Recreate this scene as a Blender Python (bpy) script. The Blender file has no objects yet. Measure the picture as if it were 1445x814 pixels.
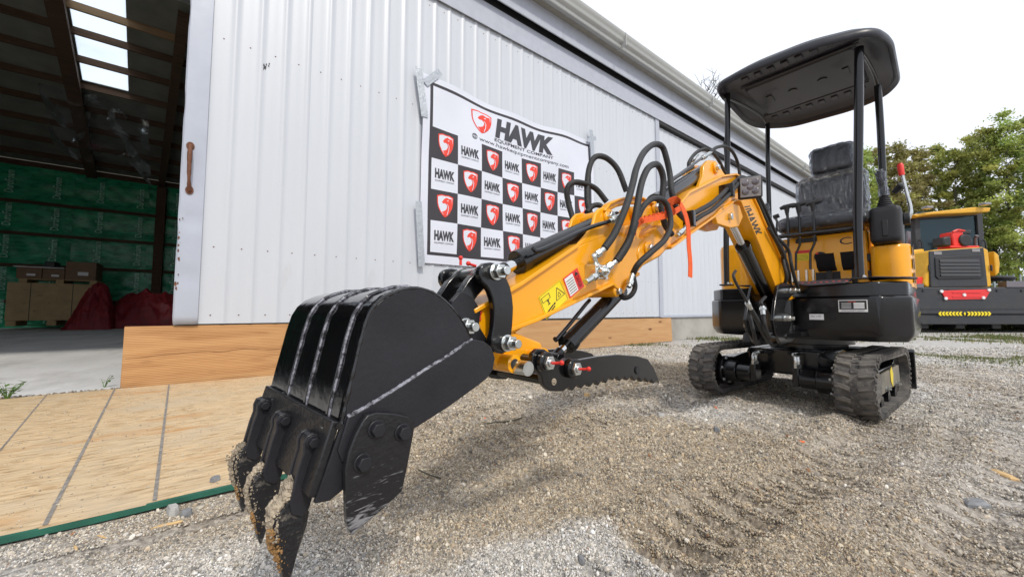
import bpy, math, random
import numpy as np
from mathutils import Vector, Matrix, noise as mnoise
random.seed(7)
rng = np.random.default_rng(11)
SC = bpy.context.scene
COL = SC.collection
PI = math.pi
R = math.radians

# ------------------------------------------------------------------ camera
cd = bpy.data.cameras.new("camera"); cam = bpy.data.objects.new("camera", cd); COL.objects.link(cam)
cam.location = (0, 0, 0.70)
cam.rotation_euler = (R(90) + math.atan(32 / 522.0), 0, 0)
cd.sensor_width = 36.0; cd.lens = 522.0 / 1445.0 * 36.0; cd.clip_start = 0.02; cd.clip_end = 600
SC.camera = cam

# ------------------------------------------------------------------ world and sun
SUN_EL, SUN_ROT = R(46), R(150)
w = bpy.data.worlds.new("World"); SC.world = w; w.use_nodes = True
nt = w.node_tree; nt.nodes.clear()
def N(nt, t, **kw):
    n = nt.nodes.new(t)
    for k, v in kw.items(): setattr(n, k, v)
    return n
out = N(nt, 'ShaderNodeOutputWorld'); bg = N(nt, 'ShaderNodeBackground'); bg.inputs['Strength'].default_value = 0.10
sky = N(nt, 'ShaderNodeTexSky', sky_type='NISHITA', sun_disc=False, sun_elevation=SUN_EL, sun_rotation=SUN_ROT)
sky.air_density = 1.2; sky.dust_density = 0.6
tc = N(nt, 'ShaderNodeTexCoord')
mp = N(nt, 'ShaderNodeMapping'); mp.inputs['Scale'].default_value = (1.4, 1.4, 3.2); mp.inputs['Location'].default_value = (0.35, 0.2, 0.1)
nz = N(nt, 'ShaderNodeTexNoise'); nz.inputs['Scale'].default_value = 2.3; nz.inputs['Detail'].default_value = 7; nz.inputs['Roughness'].default_value = 0.58
cr = N(nt, 'ShaderNodeValToRGB'); cr.color_ramp.elements[0].position = 0.27; cr.color_ramp.elements[1].position = 0.40
mx = N(nt, 'ShaderNodeMix', data_type='RGBA')
nt.links.new(tc.outputs['Generated'], mp.inputs['Vector']); nt.links.new(mp.outputs[0], nz.inputs['Vector'])
nt.links.new(nz.outputs['Fac'], cr.inputs['Fac']); nt.links.new(cr.outputs['Color'], mx.inputs['Factor'])
nt.links.new(sky.outputs[0], mx.inputs['A']); mx.inputs['B'].default_value = (10.0, 10.5, 11.5, 1)
nt.links.new(mx.outputs['Result'], bg.inputs['Color']); nt.links.new(bg.outputs[0], out.inputs[0])
sd = bpy.data.lights.new("sun", 'SUN'); sd.energy = 2.2; sd.angle = R(6); sd.color = (1, .94, .84)
so = bpy.data.objects.new("sun", sd); COL.objects.link(so)
sv = Vector((math.cos(SUN_EL) * math.sin(SUN_ROT), math.cos(SUN_EL) * math.cos(SUN_ROT), math.sin(SUN_EL)))
so.rotation_euler = (-sv).to_track_quat('-Z', 'Y').to_euler(); so.location = (0, 0, 30)
SC.view_settings.view_transform = 'Standard'; SC.view_settings.look = 'None'
SC.view_settings.exposure = 0.03; SC.view_settings.gamma = 1.0
SC.render.engine = 'CYCLES'

# ------------------------------------------------------------------ materials
MATS = {}
def mat(name, col, rough=.5, metal=0., var=.12, vscale=8., bump=0., bscale=60., dirt=None, dscale=3., dlo=.55, dhi=.75, coat=0., spec=.5, coord='Object', stretch=None, drough=.9, extra=None):
    """principled paint / fabric / stone with colour mottling, dirt patches and fine bump"""
    m = bpy.data.materials.new(name); m.use_nodes = True; nt = m.node_tree; b = nt.nodes['Principled BSDF']
    b.inputs['Metallic'].default_value = metal; b.inputs['Coat Weight'].default_value = coat; b.inputs['Coat Roughness'].default_value = .12
    b.inputs['Specular IOR Level'].default_value = spec
    tc = N(nt, 'ShaderNodeTexCoord'); src = tc.outputs[coord]
    if stretch:
        mp = N(nt, 'ShaderNodeMapping'); mp.inputs['Scale'].default_value = stretch; nt.links.new(src, mp.inputs[0]); src = mp.outputs[0]
    n1 = N(nt, 'ShaderNodeTexNoise'); n1.inputs['Scale'].default_value = vscale; n1.inputs['Detail'].default_value = 6; nt.links.new(src, n1.inputs['Vector'])
    lo = [max(0, c * (1 - var)) for c in col]; hi = [min(1, c * (1 + var)) for c in col]
    r1 = N(nt, 'ShaderNodeValToRGB'); r1.color_ramp.elements[0].position = .3; r1.color_ramp.elements[1].position = .7
    r1.color_ramp.elements[0].color = (*lo, 1); r1.color_ramp.elements[1].color = (*hi, 1); nt.links.new(n1.outputs['Fac'], r1.inputs[0])
    c = r1.outputs[0]; rg = None
    mr = N(nt, 'ShaderNodeMapRange'); mr.inputs['To Min'].default_value = rough * .82; mr.inputs['To Max'].default_value = min(1, rough * 1.18)
    nt.links.new(n1.outputs['Fac'], mr.inputs['Value']); rg = mr.outputs[0]
    if dirt:
        n2 = N(nt, 'ShaderNodeTexNoise'); n2.inputs['Scale'].default_value = dscale; n2.inputs['Detail'].default_value = 9; n2.inputs['Roughness'].default_value = .65
        nt.links.new(src, n2.inputs['Vector'])
        r2 = N(nt, 'ShaderNodeValToRGB'); r2.color_ramp.elements[0].position = dlo; r2.color_ramp.elements[1].position = dhi; nt.links.new(n2.outputs['Fac'], r2.inputs[0])
        x = N(nt, 'ShaderNodeMix', data_type='RGBA'); nt.links.new(r2.outputs[0], x.inputs['Factor']); nt.links.new(c, x.inputs['A']); x.inputs['B'].default_value = (*dirt, 1); c = x.outputs['Result']
        y = N(nt, 'ShaderNodeMix'); nt.links.new(r2.outputs[0], y.inputs['Factor']); nt.links.new(rg, y.inputs['A']); y.inputs['B'].default_value = drough; rg = y.outputs[0]
    nt.links.new(c, b.inputs['Base Color']); nt.links.new(rg, b.inputs['Roughness'])
    if bump:
        n3 = N(nt, 'ShaderNodeTexNoise'); n3.inputs['Scale'].default_value = bscale; n3.inputs['Detail'].default_value = 4; nt.links.new(src, n3.inputs['Vector'])
        bp = N(nt, 'ShaderNodeBump'); bp.inputs['Strength'].default_value = bump; bp.inputs['Distance'].default_value = .01
        nt.links.new(n3.outputs['Fac'], bp.inputs['Height']); nt.links.new(bp.outputs[0], b.inputs['Normal'])
    MATS[name] = m
    if extra: extra(m, nt, b)
    return m

orange = mat('orange_paint', (.88, .375, .004), .30, var=.05, coat=.35, dirt=(.50, .25, .05), dscale=5, dlo=.66, dhi=.95, bump=.03, bscale=140, spec=.35)
loader_yellow = mat('loader_yellow_paint', (.70, .37, .02), .42, var=.08, dirt=(.35, .25, .12), dscale=4, dlo=.6, dhi=.85)
black_paint = mat('black_gloss_paint', (.006, .006, .007), .20, var=.25, coat=.3, dirt=(.05, .045, .04), dscale=7, dlo=.66, dhi=1.0, bump=.03, bscale=60, spec=.4)
bucket_black = mat('bucket_black_paint', (.018, .018, .022), .40, var=.3, dirt=(.05, .042, .04), dscale=14, dlo=.66, dhi=.95, bump=.07, bscale=120, drough=.5, spec=.35)
bucket_shell = mat('bucket_shell_paint', (.004, .004, .005), .10, var=.3, coat=.5, dirt=(.10, .10, .10), dscale=30, dlo=.68, dhi=.85, bump=.08, bscale=40, drough=.5)
tooth_mat = mat('dusty_black_steel', (.010, .010, .012), .34, var=.3, dirt=(.20, .18, .15), dscale=60, dlo=.56, dhi=.72, bump=.3, bscale=150)
def scuff_ex(m, nt, b):
    t = N(nt, 'ShaderNodeTexCoord'); mp = N(nt, 'ShaderNodeMapping'); mp.inputs['Rotation'].default_value = (0, .5, 0); mp.inputs['Scale'].default_value = (30, 30, 150); nt.links.new(t.outputs['Object'], mp.inputs[0])
    n = N(nt, 'ShaderNodeTexNoise'); n.inputs['Scale'].default_value = 1.0; n.inputs['Detail'].default_value = 6; n.inputs['Distortion'].default_value = 1.5; nt.links.new(mp.outputs[0], n.inputs['Vector'])
    n2 = N(nt, 'ShaderNodeTexNoise'); n2.inputs['Scale'].default_value = 22; n2.inputs['Detail'].default_value = 5; nt.links.new(t.outputs['Object'], n2.inputs['Vector'])
    sp = N(nt, 'ShaderNodeSeparateXYZ'); nt.links.new(t.outputs['Object'], sp.inputs[0])
    hz = N(nt, 'ShaderNodeMapRange'); hz.inputs['From Min'].default_value = .50; hz.inputs['From Max'].default_value = .42; hz.inputs['To Min'].default_value = -.10; hz.inputs['To Max'].default_value = .14; nt.links.new(sp.outputs['Z'], hz.inputs['Value'])
    a = N(nt, 'ShaderNodeMath', operation='MULTIPLY_ADD'); nt.links.new(n2.outputs['Fac'], a.inputs[0]); a.inputs[1].default_value = .5; nt.links.new(n.outputs['Fac'], a.inputs[2])
    a2 = N(nt, 'ShaderNodeMath', operation='ADD'); nt.links.new(a.outputs[0], a2.inputs[0]); nt.links.new(hz.outputs[0], a2.inputs[1])
    r = N(nt, 'ShaderNodeValToRGB'); r.color_ramp.elements[0].position = .86; r.color_ramp.elements[0].color = (.012, .012, .014, 1); r.color_ramp.elements[1].position = 1.0; r.color_ramp.elements[1].color = (.22, .22, .23, 1)
    nt.links.new(a2.outputs[0], r.inputs[0]); nt.links.new(r.outputs[0], b.inputs['Base Color'])
scuffed = mat('scuffed_black_steel', (.012, .012, .014), .36, extra=scuff_ex, bump=.15, bscale=120)
weld = mat('weld_bead_scuffed', (.035, .035, .042), .35, var=.4, vscale=60, bump=.6, bscale=200, dirt=(.30, .30, .35), dscale=70, dlo=.44, dhi=.56, drough=.45)
rubber = mat('dusty_rubber', (.085, .08, .075), .75, var=.35, vscale=14, dirt=(.22, .195, .165), dscale=12, dlo=.45, dhi=.7, bump=.5, bscale=90)
hose_rub = mat('hose_rubber', (.018, .018, .019), .55, var=.2, bump=.3, bscale=300)
plastic_blk = mat('black_plastic', (.016, .016, .019), .48, var=.15, bump=.15, bscale=400)
canopy_mat = mat('canopy_black_plastic', (.014, .014, .021), .38, var=.2, bump=.06, bscale=200, dirt=(.04, .04, .045), dscale=4, dlo=.6, dhi=.9)
zinc = mat('zinc_plated_steel', (.62, .64, .63), .28, metal=1., var=.15, vscale=30)
chrome = mat('chrome_rod', (.72, .72, .72), .08, metal=1., var=.03)
red_plastic = mat('red_plastic', (.75, .03, .02), .4, var=.1)
orange_web = mat('orange_webbing', (.95, .12, .015), .7, var=.12, vscale=60, bump=.6, bscale=350)
white_lbl = mat('label_white', (.75, .75, .75), .4, var=.03)
yellow_lbl = mat('label_yellow', (.85, .66, .01), .35, var=.04)
red_lbl = mat('label_red', (.72, .03, .03), .35, var=.04)
black_lbl = mat('label_black', (.015, .015, .015), .4, var=.1)
clay = mat('orange_clay', (.36, .20, .075), .95, var=.35, vscale=40, bump=1., bscale=110)
sand_m = mat('caked_sand', (.42, .35, .26), .95, var=.4, vscale=80, bump=1., bscale=160)
seat_vinyl = mat('seat_vinyl', (.022, .025, .036), .42, var=.15, bump=.2, bscale=200)
wall_white = mat('white_wall_paint', (.56, .59, .64), .38, var=.03, vscale=1.5, dirt=(.42, .41, .40), dscale=2.2, dlo=.66, dhi=.95, stretch=(1, 1, .25), bump=.05, bscale=12)
trim_white = mat('white_trim_paint', (.42, .455, .535), .42, var=.05, vscale=3, dirt=(.33, .25, .18), dscale=9, dlo=.70, dhi=.80, bump=.2, bscale=8)
gutter_m = mat('pale_grey_gutter', (.42, .43, .42), .45, var=.06, stretch=(.2, 1, 1), vscale=5)
fascia_m = mat('blue_grey_fascia', (.42, .445, .51), .5, var=.05)
dark_gap = mat('dark_track_gap', (.02, .02, .022), .7)
concrete = mat('concrete', (.40, .385, .35), .9, var=.16, vscale=4, dirt=(.24, .22, .19), dscale=2, dlo=.45, dhi=.75, bump=.35, bscale=50)
floor_m = mat('dusty_floor_concrete', (.66, .655, .65), .85, var=.14, vscale=1.2, dirt=(.40, .385, .37), dscale=1.4, dlo=.5, dhi=.75, bump=.3, bscale=35, stretch=(1, .4, 1))
dark_wood = mat('dark_purlin_wood', (.10, .058, .034), .85, var=.3, vscale=6, stretch=(.3, 3, 3))
fresh_wood = mat('fresh_purlin_wood', (.30, .19, .10), .8, var=.2, vscale=6, stretch=(.3, 3, 3))
roof_in = mat('roof_underside', (.22, .225, .19), .8, var=.15, vscale=2)
roof_out = mat('roof_sheet', (.45, .46, .47), .5)
crate_ply = mat('crate_plywood', (.46, .33, .17), .8, var=.15, vscale=3, dirt=(.28, .16, .07), dscale=5, dlo=.62, dhi=.72)
carton = mat('brown_cardboard', (.22, .14, .085), .85, var=.1)
red_tarp = mat('dark_red_tarp', (.22, .012, .018), .6, var=.25, vscale=5, bump=.5, bscale=6)
green_foil = mat('green_foil', (.025, .36, .18), .28, var=.35, vscale=3, bump=.9, bscale=9, stretch=(1, 1, 2.2))
foil_print = mat('pale_green_print', (.40, .75, .58), .4, var=.3)
rust = mat('rusty_brown_iron', (.16, .065, .035), .7, metal=.2, var=.4, vscale=30, bump=.5, bscale=120)
tape_m = mat('silver_duct_tape', (.42, .45, .49), .38, metal=.35, var=.15, vscale=30, bump=.4, bscale=60)
ban_white = mat('banner_white', (.67, .695, .78), .38, var=.025, vscale=2, bump=.25, bscale=5)
ban_black = mat('banner_black', (.035, .03, .036), .36, var=.12, vscale=3, bump=.25, bscale=5)
ban_red = mat('banner_red', (.78, .055, .03), .38, var=.08)
ban_grey = mat('banner_dark_grey', (.045, .045, .055), .38)
green_edge = mat('green_edge_paint', (.02, .12, .08), .7, var=.3)
charcoal = mat('charcoal_paint', (.030, .032, .038), .55, var=.15, bump=.15, bscale=80, dirt=(.06, .058, .055), dscale=3, dlo=.5, dhi=.8)
glass_m = mat('cab_glass', (.20, .28, .30), .06, var=.35, vscale=2.2, coat=.6)
lamp_glass = mat('lamp_lens', (.22, .20, .20), .12, var=.3, vscale=40, coat=1.)
smoke = mat('lamp_reflector', (.18, .16, .17), .15, metal=.6, var=.3, vscale=60)
bark = mat('bark', (.09, .085, .06), .95, var=.35, vscale=9, bump=.6, bscale=30, stretch=(1, 1, .2))
fence_m = mat('grey_green_steel', (.28, .33, .34), .55)
mat_rub = None
def dots(m, nt, b):
    v = N(nt, 'ShaderNodeTexVoronoi'); v.inputs['Scale'].default_value = 30; v.inputs['Randomness'].default_value = .15
    t = N(nt, 'ShaderNodeTexCoord'); nt.links.new(t.outputs['Object'], v.inputs['Vector'])
    r = N(nt, 'ShaderNodeValToRGB'); r.color_ramp.elements[0].position = .20; r.color_ramp.elements[0].color = (.55, .06, .04, 1)
    r.color_ramp.elements[1].position = .24; r.color_ramp.elements[1].color = (.045, .035, .04, 1)
    nt.links.new(v.outputs['Distance'], r.inputs[0]); nt.links.new(r.outputs[0], b.inputs['Base Color'])
mat_rub = mat('dotted_floor_mat', (.05, .04, .045), .6, extra=dots)

def wood_board(name, col, dark):
    def ex(m, nt, b):
        t = N(nt, 'ShaderNodeTexCoord'); mp = N(nt, 'ShaderNodeMapping'); mp.inputs['Scale'].default_value = (.9, 6, 9)
        nt.links.new(t.outputs['Object'], mp.inputs[0])
        n = N(nt, 'ShaderNodeTexNoise'); n.inputs['Scale'].default_value = 1.6; n.inputs['Detail'].default_value = 8; n.inputs['Distortion'].default_value = 1.1; nt.links.new(mp.outputs[0], n.inputs['Vector'])
        wv = N(nt, 'ShaderNodeTexWave', wave_type='BANDS', bands_direction='Z'); wv.inputs['Scale'].default_value = 2.2; wv.inputs['Distortion'].default_value = 3.5; wv.inputs['Detail'].default_value = 3; nt.links.new(mp.outputs[0], wv.inputs['Vector'])
        mm = N(nt, 'ShaderNodeMath', operation='MULTIPLY_ADD'); nt.links.new(wv.outputs['Fac'], mm.inputs[0]); mm.inputs[1].default_value = .35; nt.links.new(n.outputs['Fac'], mm.inputs[2])
        r = N(nt, 'ShaderNodeValToRGB'); r.color_ramp.elements[0].position = .30; r.color_ramp.elements[0].color = (*dark, 1)
        r.color_ramp.elements[1].position = .86; r.color_ramp.elements[1].color = (*col, 1); nt.links.new(mm.outputs[0], r.inputs[0])
        # knots
        mk = N(nt, 'ShaderNodeMapping'); mk.inputs['Scale'].default_value = (1.1, 1, 3.2); nt.links.new(t.outputs['Object'], mk.inputs[0])
        v = N(nt, 'ShaderNodeTexVoronoi'); v.inputs['Scale'].default_value = 1.5; nt.links.new(mk.outputs[0], v.inputs['Vector'])
        rk = N(nt, 'ShaderNodeValToRGB'); rk.color_ramp.elements[0].position = .07; rk.color_ramp.elements[0].color = (1, 1, 1, 1); rk.color_ramp.elements[1].position = .16; rk.color_ramp.elements[1].color = (0, 0, 0, 1)
        nt.links.new(v.outputs['Distance'], rk.inputs[0])
        x = N(nt, 'ShaderNodeMix', data_type='RGBA'); nt.links.new(rk.outputs[0], x.inputs['Factor']); nt.links.new(r.outputs[0], x.inputs['A']); x.inputs['B'].default_value = (.16, .06, .02, 1)
        nt.links.new(x.outputs['Result'], b.inputs['Base Color'])
        bp = N(nt, 'ShaderNodeBump'); bp.inputs['Strength'].default_value = .25; bp.inputs['Distance'].default_value = .01; nt.links.new(mm.outputs[0], bp.inputs['Height']); nt.links.new(bp.outputs[0], b.inputs['Normal'])
    return mat(name, col, .62, extra=ex)
board_a = wood_board('amber_board_wood', (.56, .31, .125), (.31, .13, .04))
board_b = wood_board('pale_board_wood', (.56, .33, .15), (.42, .21, .08))

def osb_ex(m, nt, b):
    t = N(nt, 'ShaderNodeTexCoord'); obj = t.outputs['Object']
    mp = N(nt, 'ShaderNodeMapping'); mp.inputs['Scale'].default_value = (11, 42, 1); mp.inputs['Rotation'].default_value = (0, 0, .12); nt.links.new(obj, mp.inputs[0])
    n = N(nt, 'ShaderNodeTexNoise'); n.inputs['Scale'].default_value = 1.0; n.inputs['Detail'].default_value = 7; n.inputs['Distortion'].default_value = .6; nt.links.new(mp.outputs[0], n.inputs['Vector'])
    v = N(nt, 'ShaderNodeTexVoronoi'); v.inputs['Scale'].default_value = 1.6; mp2 = N(nt, 'ShaderNodeMapping'); mp2.inputs['Scale'].default_value = (9, 42, 1); mp2.inputs['Rotation'].default_value = (0, 0, .05); nt.links.new(obj, mp2.inputs[0]); nt.links.new(mp2.outputs[0], v.inputs['Vector'])
    r = N(nt, 'ShaderNodeValToRGB'); r.color_ramp.elements[0].position = .30; r.color_ramp.elements[0].color = (.38, .235, .11, 1); r.color_ramp.elements[1].position = .50; r.color_ramp.elements[1].color = (.62, .46, .275, 1)
    nt.links.new(n.outputs['Fac'], r.inputs[0])
    sep = N(nt, 'ShaderNodeSeparateColor'); nt.links.new(v.outputs['Color'], sep.inputs[0])
    mr = N(nt, 'ShaderNodeMapRange'); mr.inputs['To Min'].default_value = .86; mr.inputs['To Max'].default_value = 1.10; nt.links.new(sep.outputs[0], mr.inputs['Value'])
    mu = N(nt, 'ShaderNodeVectorMath', operation='SCALE'); nt.links.new(r.outputs[0], mu.inputs[0]); nt.links.new(mr.outputs[0], mu.inputs['Scale'])
    # ochre streaks and sand dust
    n3 = N(nt, 'ShaderNodeTexNoise'); n3.inputs['Scale'].default_value = 1.1; n3.inputs['Detail'].default_value = 8; mp3 = N(nt, 'ShaderNodeMapping'); mp3.inputs['Scale'].default_value = (1.0, 4.5, 1); nt.links.new(obj, mp3.inputs[0]); nt.links.new(mp3.outputs[0], n3.inputs['Vector'])
    r3 = N(nt, 'ShaderNodeValToRGB'); r3.color_ramp.elements[0].position = .60; r3.color_ramp.elements[1].position = .72; nt.links.new(n3.outputs['Fac'], r3.inputs[0])
    x = N(nt, 'ShaderNodeMix', data_type='RGBA'); nt.links.new(r3.outputs[0], x.inputs['Factor']); nt.links.new(mu.outputs[0], x.inputs['A']); x.inputs['B'].default_value = (.52, .26, .09, 1)
    n4 = N(nt, 'ShaderNodeTexNoise'); n4.inputs['Scale'].default_value = 1.7; n4.inputs['Detail'].default_value = 10; n4.inputs['Roughness'].default_value = .7; nt.links.new(obj, n4.inputs['Vector'])
    r4 = N(nt, 'ShaderNodeValToRGB'); r4.color_ramp.elements[0].position = .50; r4.color_ramp.elements[1].position = .74; nt.links.new(n4.outputs['Fac'], r4.inputs[0])
    x4 = N(nt, 'ShaderNodeMix', data_type='RGBA'); nt.links.new(r4.outputs[0], x4.inputs['Factor']); nt.links.new(x.outputs['Result'], x4.inputs['A']); x4.inputs['B'].default_value = (.54, .44, .31, 1)
    nt.links.new(x4.outputs['Result'], b.inputs['Base Color'])
    bp = N(nt, 'ShaderNodeBump'); bp.inputs['Strength'].default_value = .5; bp.inputs['Distance'].default_value = .006; nt.links.new(n.outputs['Fac'], bp.inputs['Height'])
    bp2 = N(nt, 'ShaderNodeBump'); bp2.inputs['Strength'].default_value = .4; bp2.inputs['Distance'].default_value = .006; nt.links.new(v.outputs['Distance'], bp2.inputs['Height']); nt.links.new(bp.outputs[0], bp2.inputs['Normal'])
    nt.links.new(bp2.outputs[0], b.inputs['Normal'])
osb = mat('osb_strands', (.6, .45, .28), .8, extra=osb_ex)
osb_ink = mat('osb_grey_line_print', (.24, .22, .20), .85, var=.35, vscale=40)

def clear_plastic(name, fac, tint=(.9, .93, .97), bs=14, strength=1.0, through=(.93, .94, .96, 1)):
    m = bpy.data.materials.new(name); m.use_nodes = True; nt = m.node_tree; nt.nodes.clear()
    o = N(nt, 'ShaderNodeOutputMaterial'); tr = N(nt, 'ShaderNodeBsdfTransparent'); tr.inputs[0].default_value = through
    gl = N(nt, 'ShaderNodeBsdfGlossy'); gl.inputs['Color'].default_value = (*tint, 1); gl.inputs['Roughness'].default_value = .14
    df = N(nt, 'ShaderNodeBsdfDiffuse'); df.inputs[0].default_value = (*tint, 1); a = N(nt, 'ShaderNodeMixShader'); a.inputs[0].default_value = .10
    mx = N(nt, 'ShaderNodeMixShader'); t = N(nt, 'ShaderNodeTexCoord')
    mp = N(nt, 'ShaderNodeMapping'); mp.inputs['Rotation'].default_value = (.5, .6, .3); mp.inputs['Scale'].default_value = (1, 2.6, .8)
    n = N(nt, 'ShaderNodeTexNoise'); n.inputs['Scale'].default_value = bs; n.inputs['Detail'].default_value = 5; n.inputs['Distortion'].default_value = 1.6
    nt.links.new(t.outputs['Object'], mp.inputs[0]); nt.links.new(mp.outputs[0], n.inputs['Vector'])
    bp = N(nt, 'ShaderNodeBump'); bp.inputs['Strength'].default_value = strength; bp.inputs['Distance'].default_value = .03; nt.links.new(n.outputs['Fac'], bp.inputs['Height'])
    nt.links.new(bp.outputs[0], gl.inputs['Normal']); nt.links.new(bp.outputs[0], df.inputs['Normal'])
    lw = N(nt, 'ShaderNodeFresnel'); lw.inputs['IOR'].default_value = 1.45; nt.links.new(bp.outputs[0], lw.inputs['Normal'])
    ad = N(nt, 'ShaderNodeMath', operation='MULTIPLY_ADD'); ad.inputs[1].default_value = 1.0; ad.inputs[2].default_value = fac; nt.links.new(lw.outputs[0], ad.inputs[0]); ad.use_clamp = True
    nt.links.new(gl.outputs[0], a.inputs[1]); nt.links.new(df.outputs[0], a.inputs[2]); nt.links.new(ad.outputs[0], mx.inputs[0])
    nt.links.new(tr.outputs[0], mx.inputs[1]); nt.links.new(a.outputs[0], mx.inputs[2]); nt.links.new(mx.outputs[0], o.inputs[0]); MATS[name] = m; return m
film = clear_plastic('clear_film', .03, (.92, .95, 1.0), bs=13, strength=1.0)
film_thin = clear_plastic('clear_sheet', .0, (.5, .52, .52), bs=2.2, strength=.5)
skym = bpy.data.materials.new('translucent_skylight'); skym.use_nodes = True
_n = skym.node_tree; _n.nodes.clear(); _o = N(_n, 'ShaderNodeOutputMaterial'); _t = N(_n, 'ShaderNodeBsdfTransparent'); _t.inputs[0].default_value = (.86, .92, .97, 1)
_d = N(_n, 'ShaderNodeBsdfTranslucent'); _d.inputs[0].default_value = (.85, .88, .9, 1); _m = N(_n, 'ShaderNodeMixShader'); _m.inputs[0].default_value = .45
_n.links.new(_t.outputs[0], _m.inputs[1]); _n.links.new(_d.outputs[0], _m.inputs[2]); _n.links.new(_m.outputs[0], _o.inputs[0])

def attr_mat(name, attr, rough=.9, typ='GEOMETRY', translucent=0.):
    m = bpy.data.materials.new(name); m.use_nodes = True; nt = m.node_tree; b = nt.nodes['Principled BSDF']
    a = N(nt, 'ShaderNodeAttribute'); a.attribute_name = attr; a.attribute_type = typ
    nt.links.new(a.outputs['Color'], b.inputs['Base Color']); b.inputs['Roughness'].default_value = rough
    if translucent:
        o = nt.nodes['Material Output']; t = N(nt, 'ShaderNodeBsdfTranslucent'); nt.links.new(a.outputs['Color'], t.inputs[0])
        x = N(nt, 'ShaderNodeMixShader'); x.inputs[0].default_value = translucent; nt.links.new(b.outputs[0], x.inputs[1]); nt.links.new(t.outputs[0], x.inputs[2]); nt.links.new(x.outputs[0], o.inputs[0])
    return m
leaf_m = attr_mat('leaf', 'col', .55, translucent=.45)
grass_m = attr_mat('grass_blade', 'col', .6, translucent=.3)
pebble_m = attr_mat('pebble', 'col', .85, typ='INSTANCER')

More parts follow.
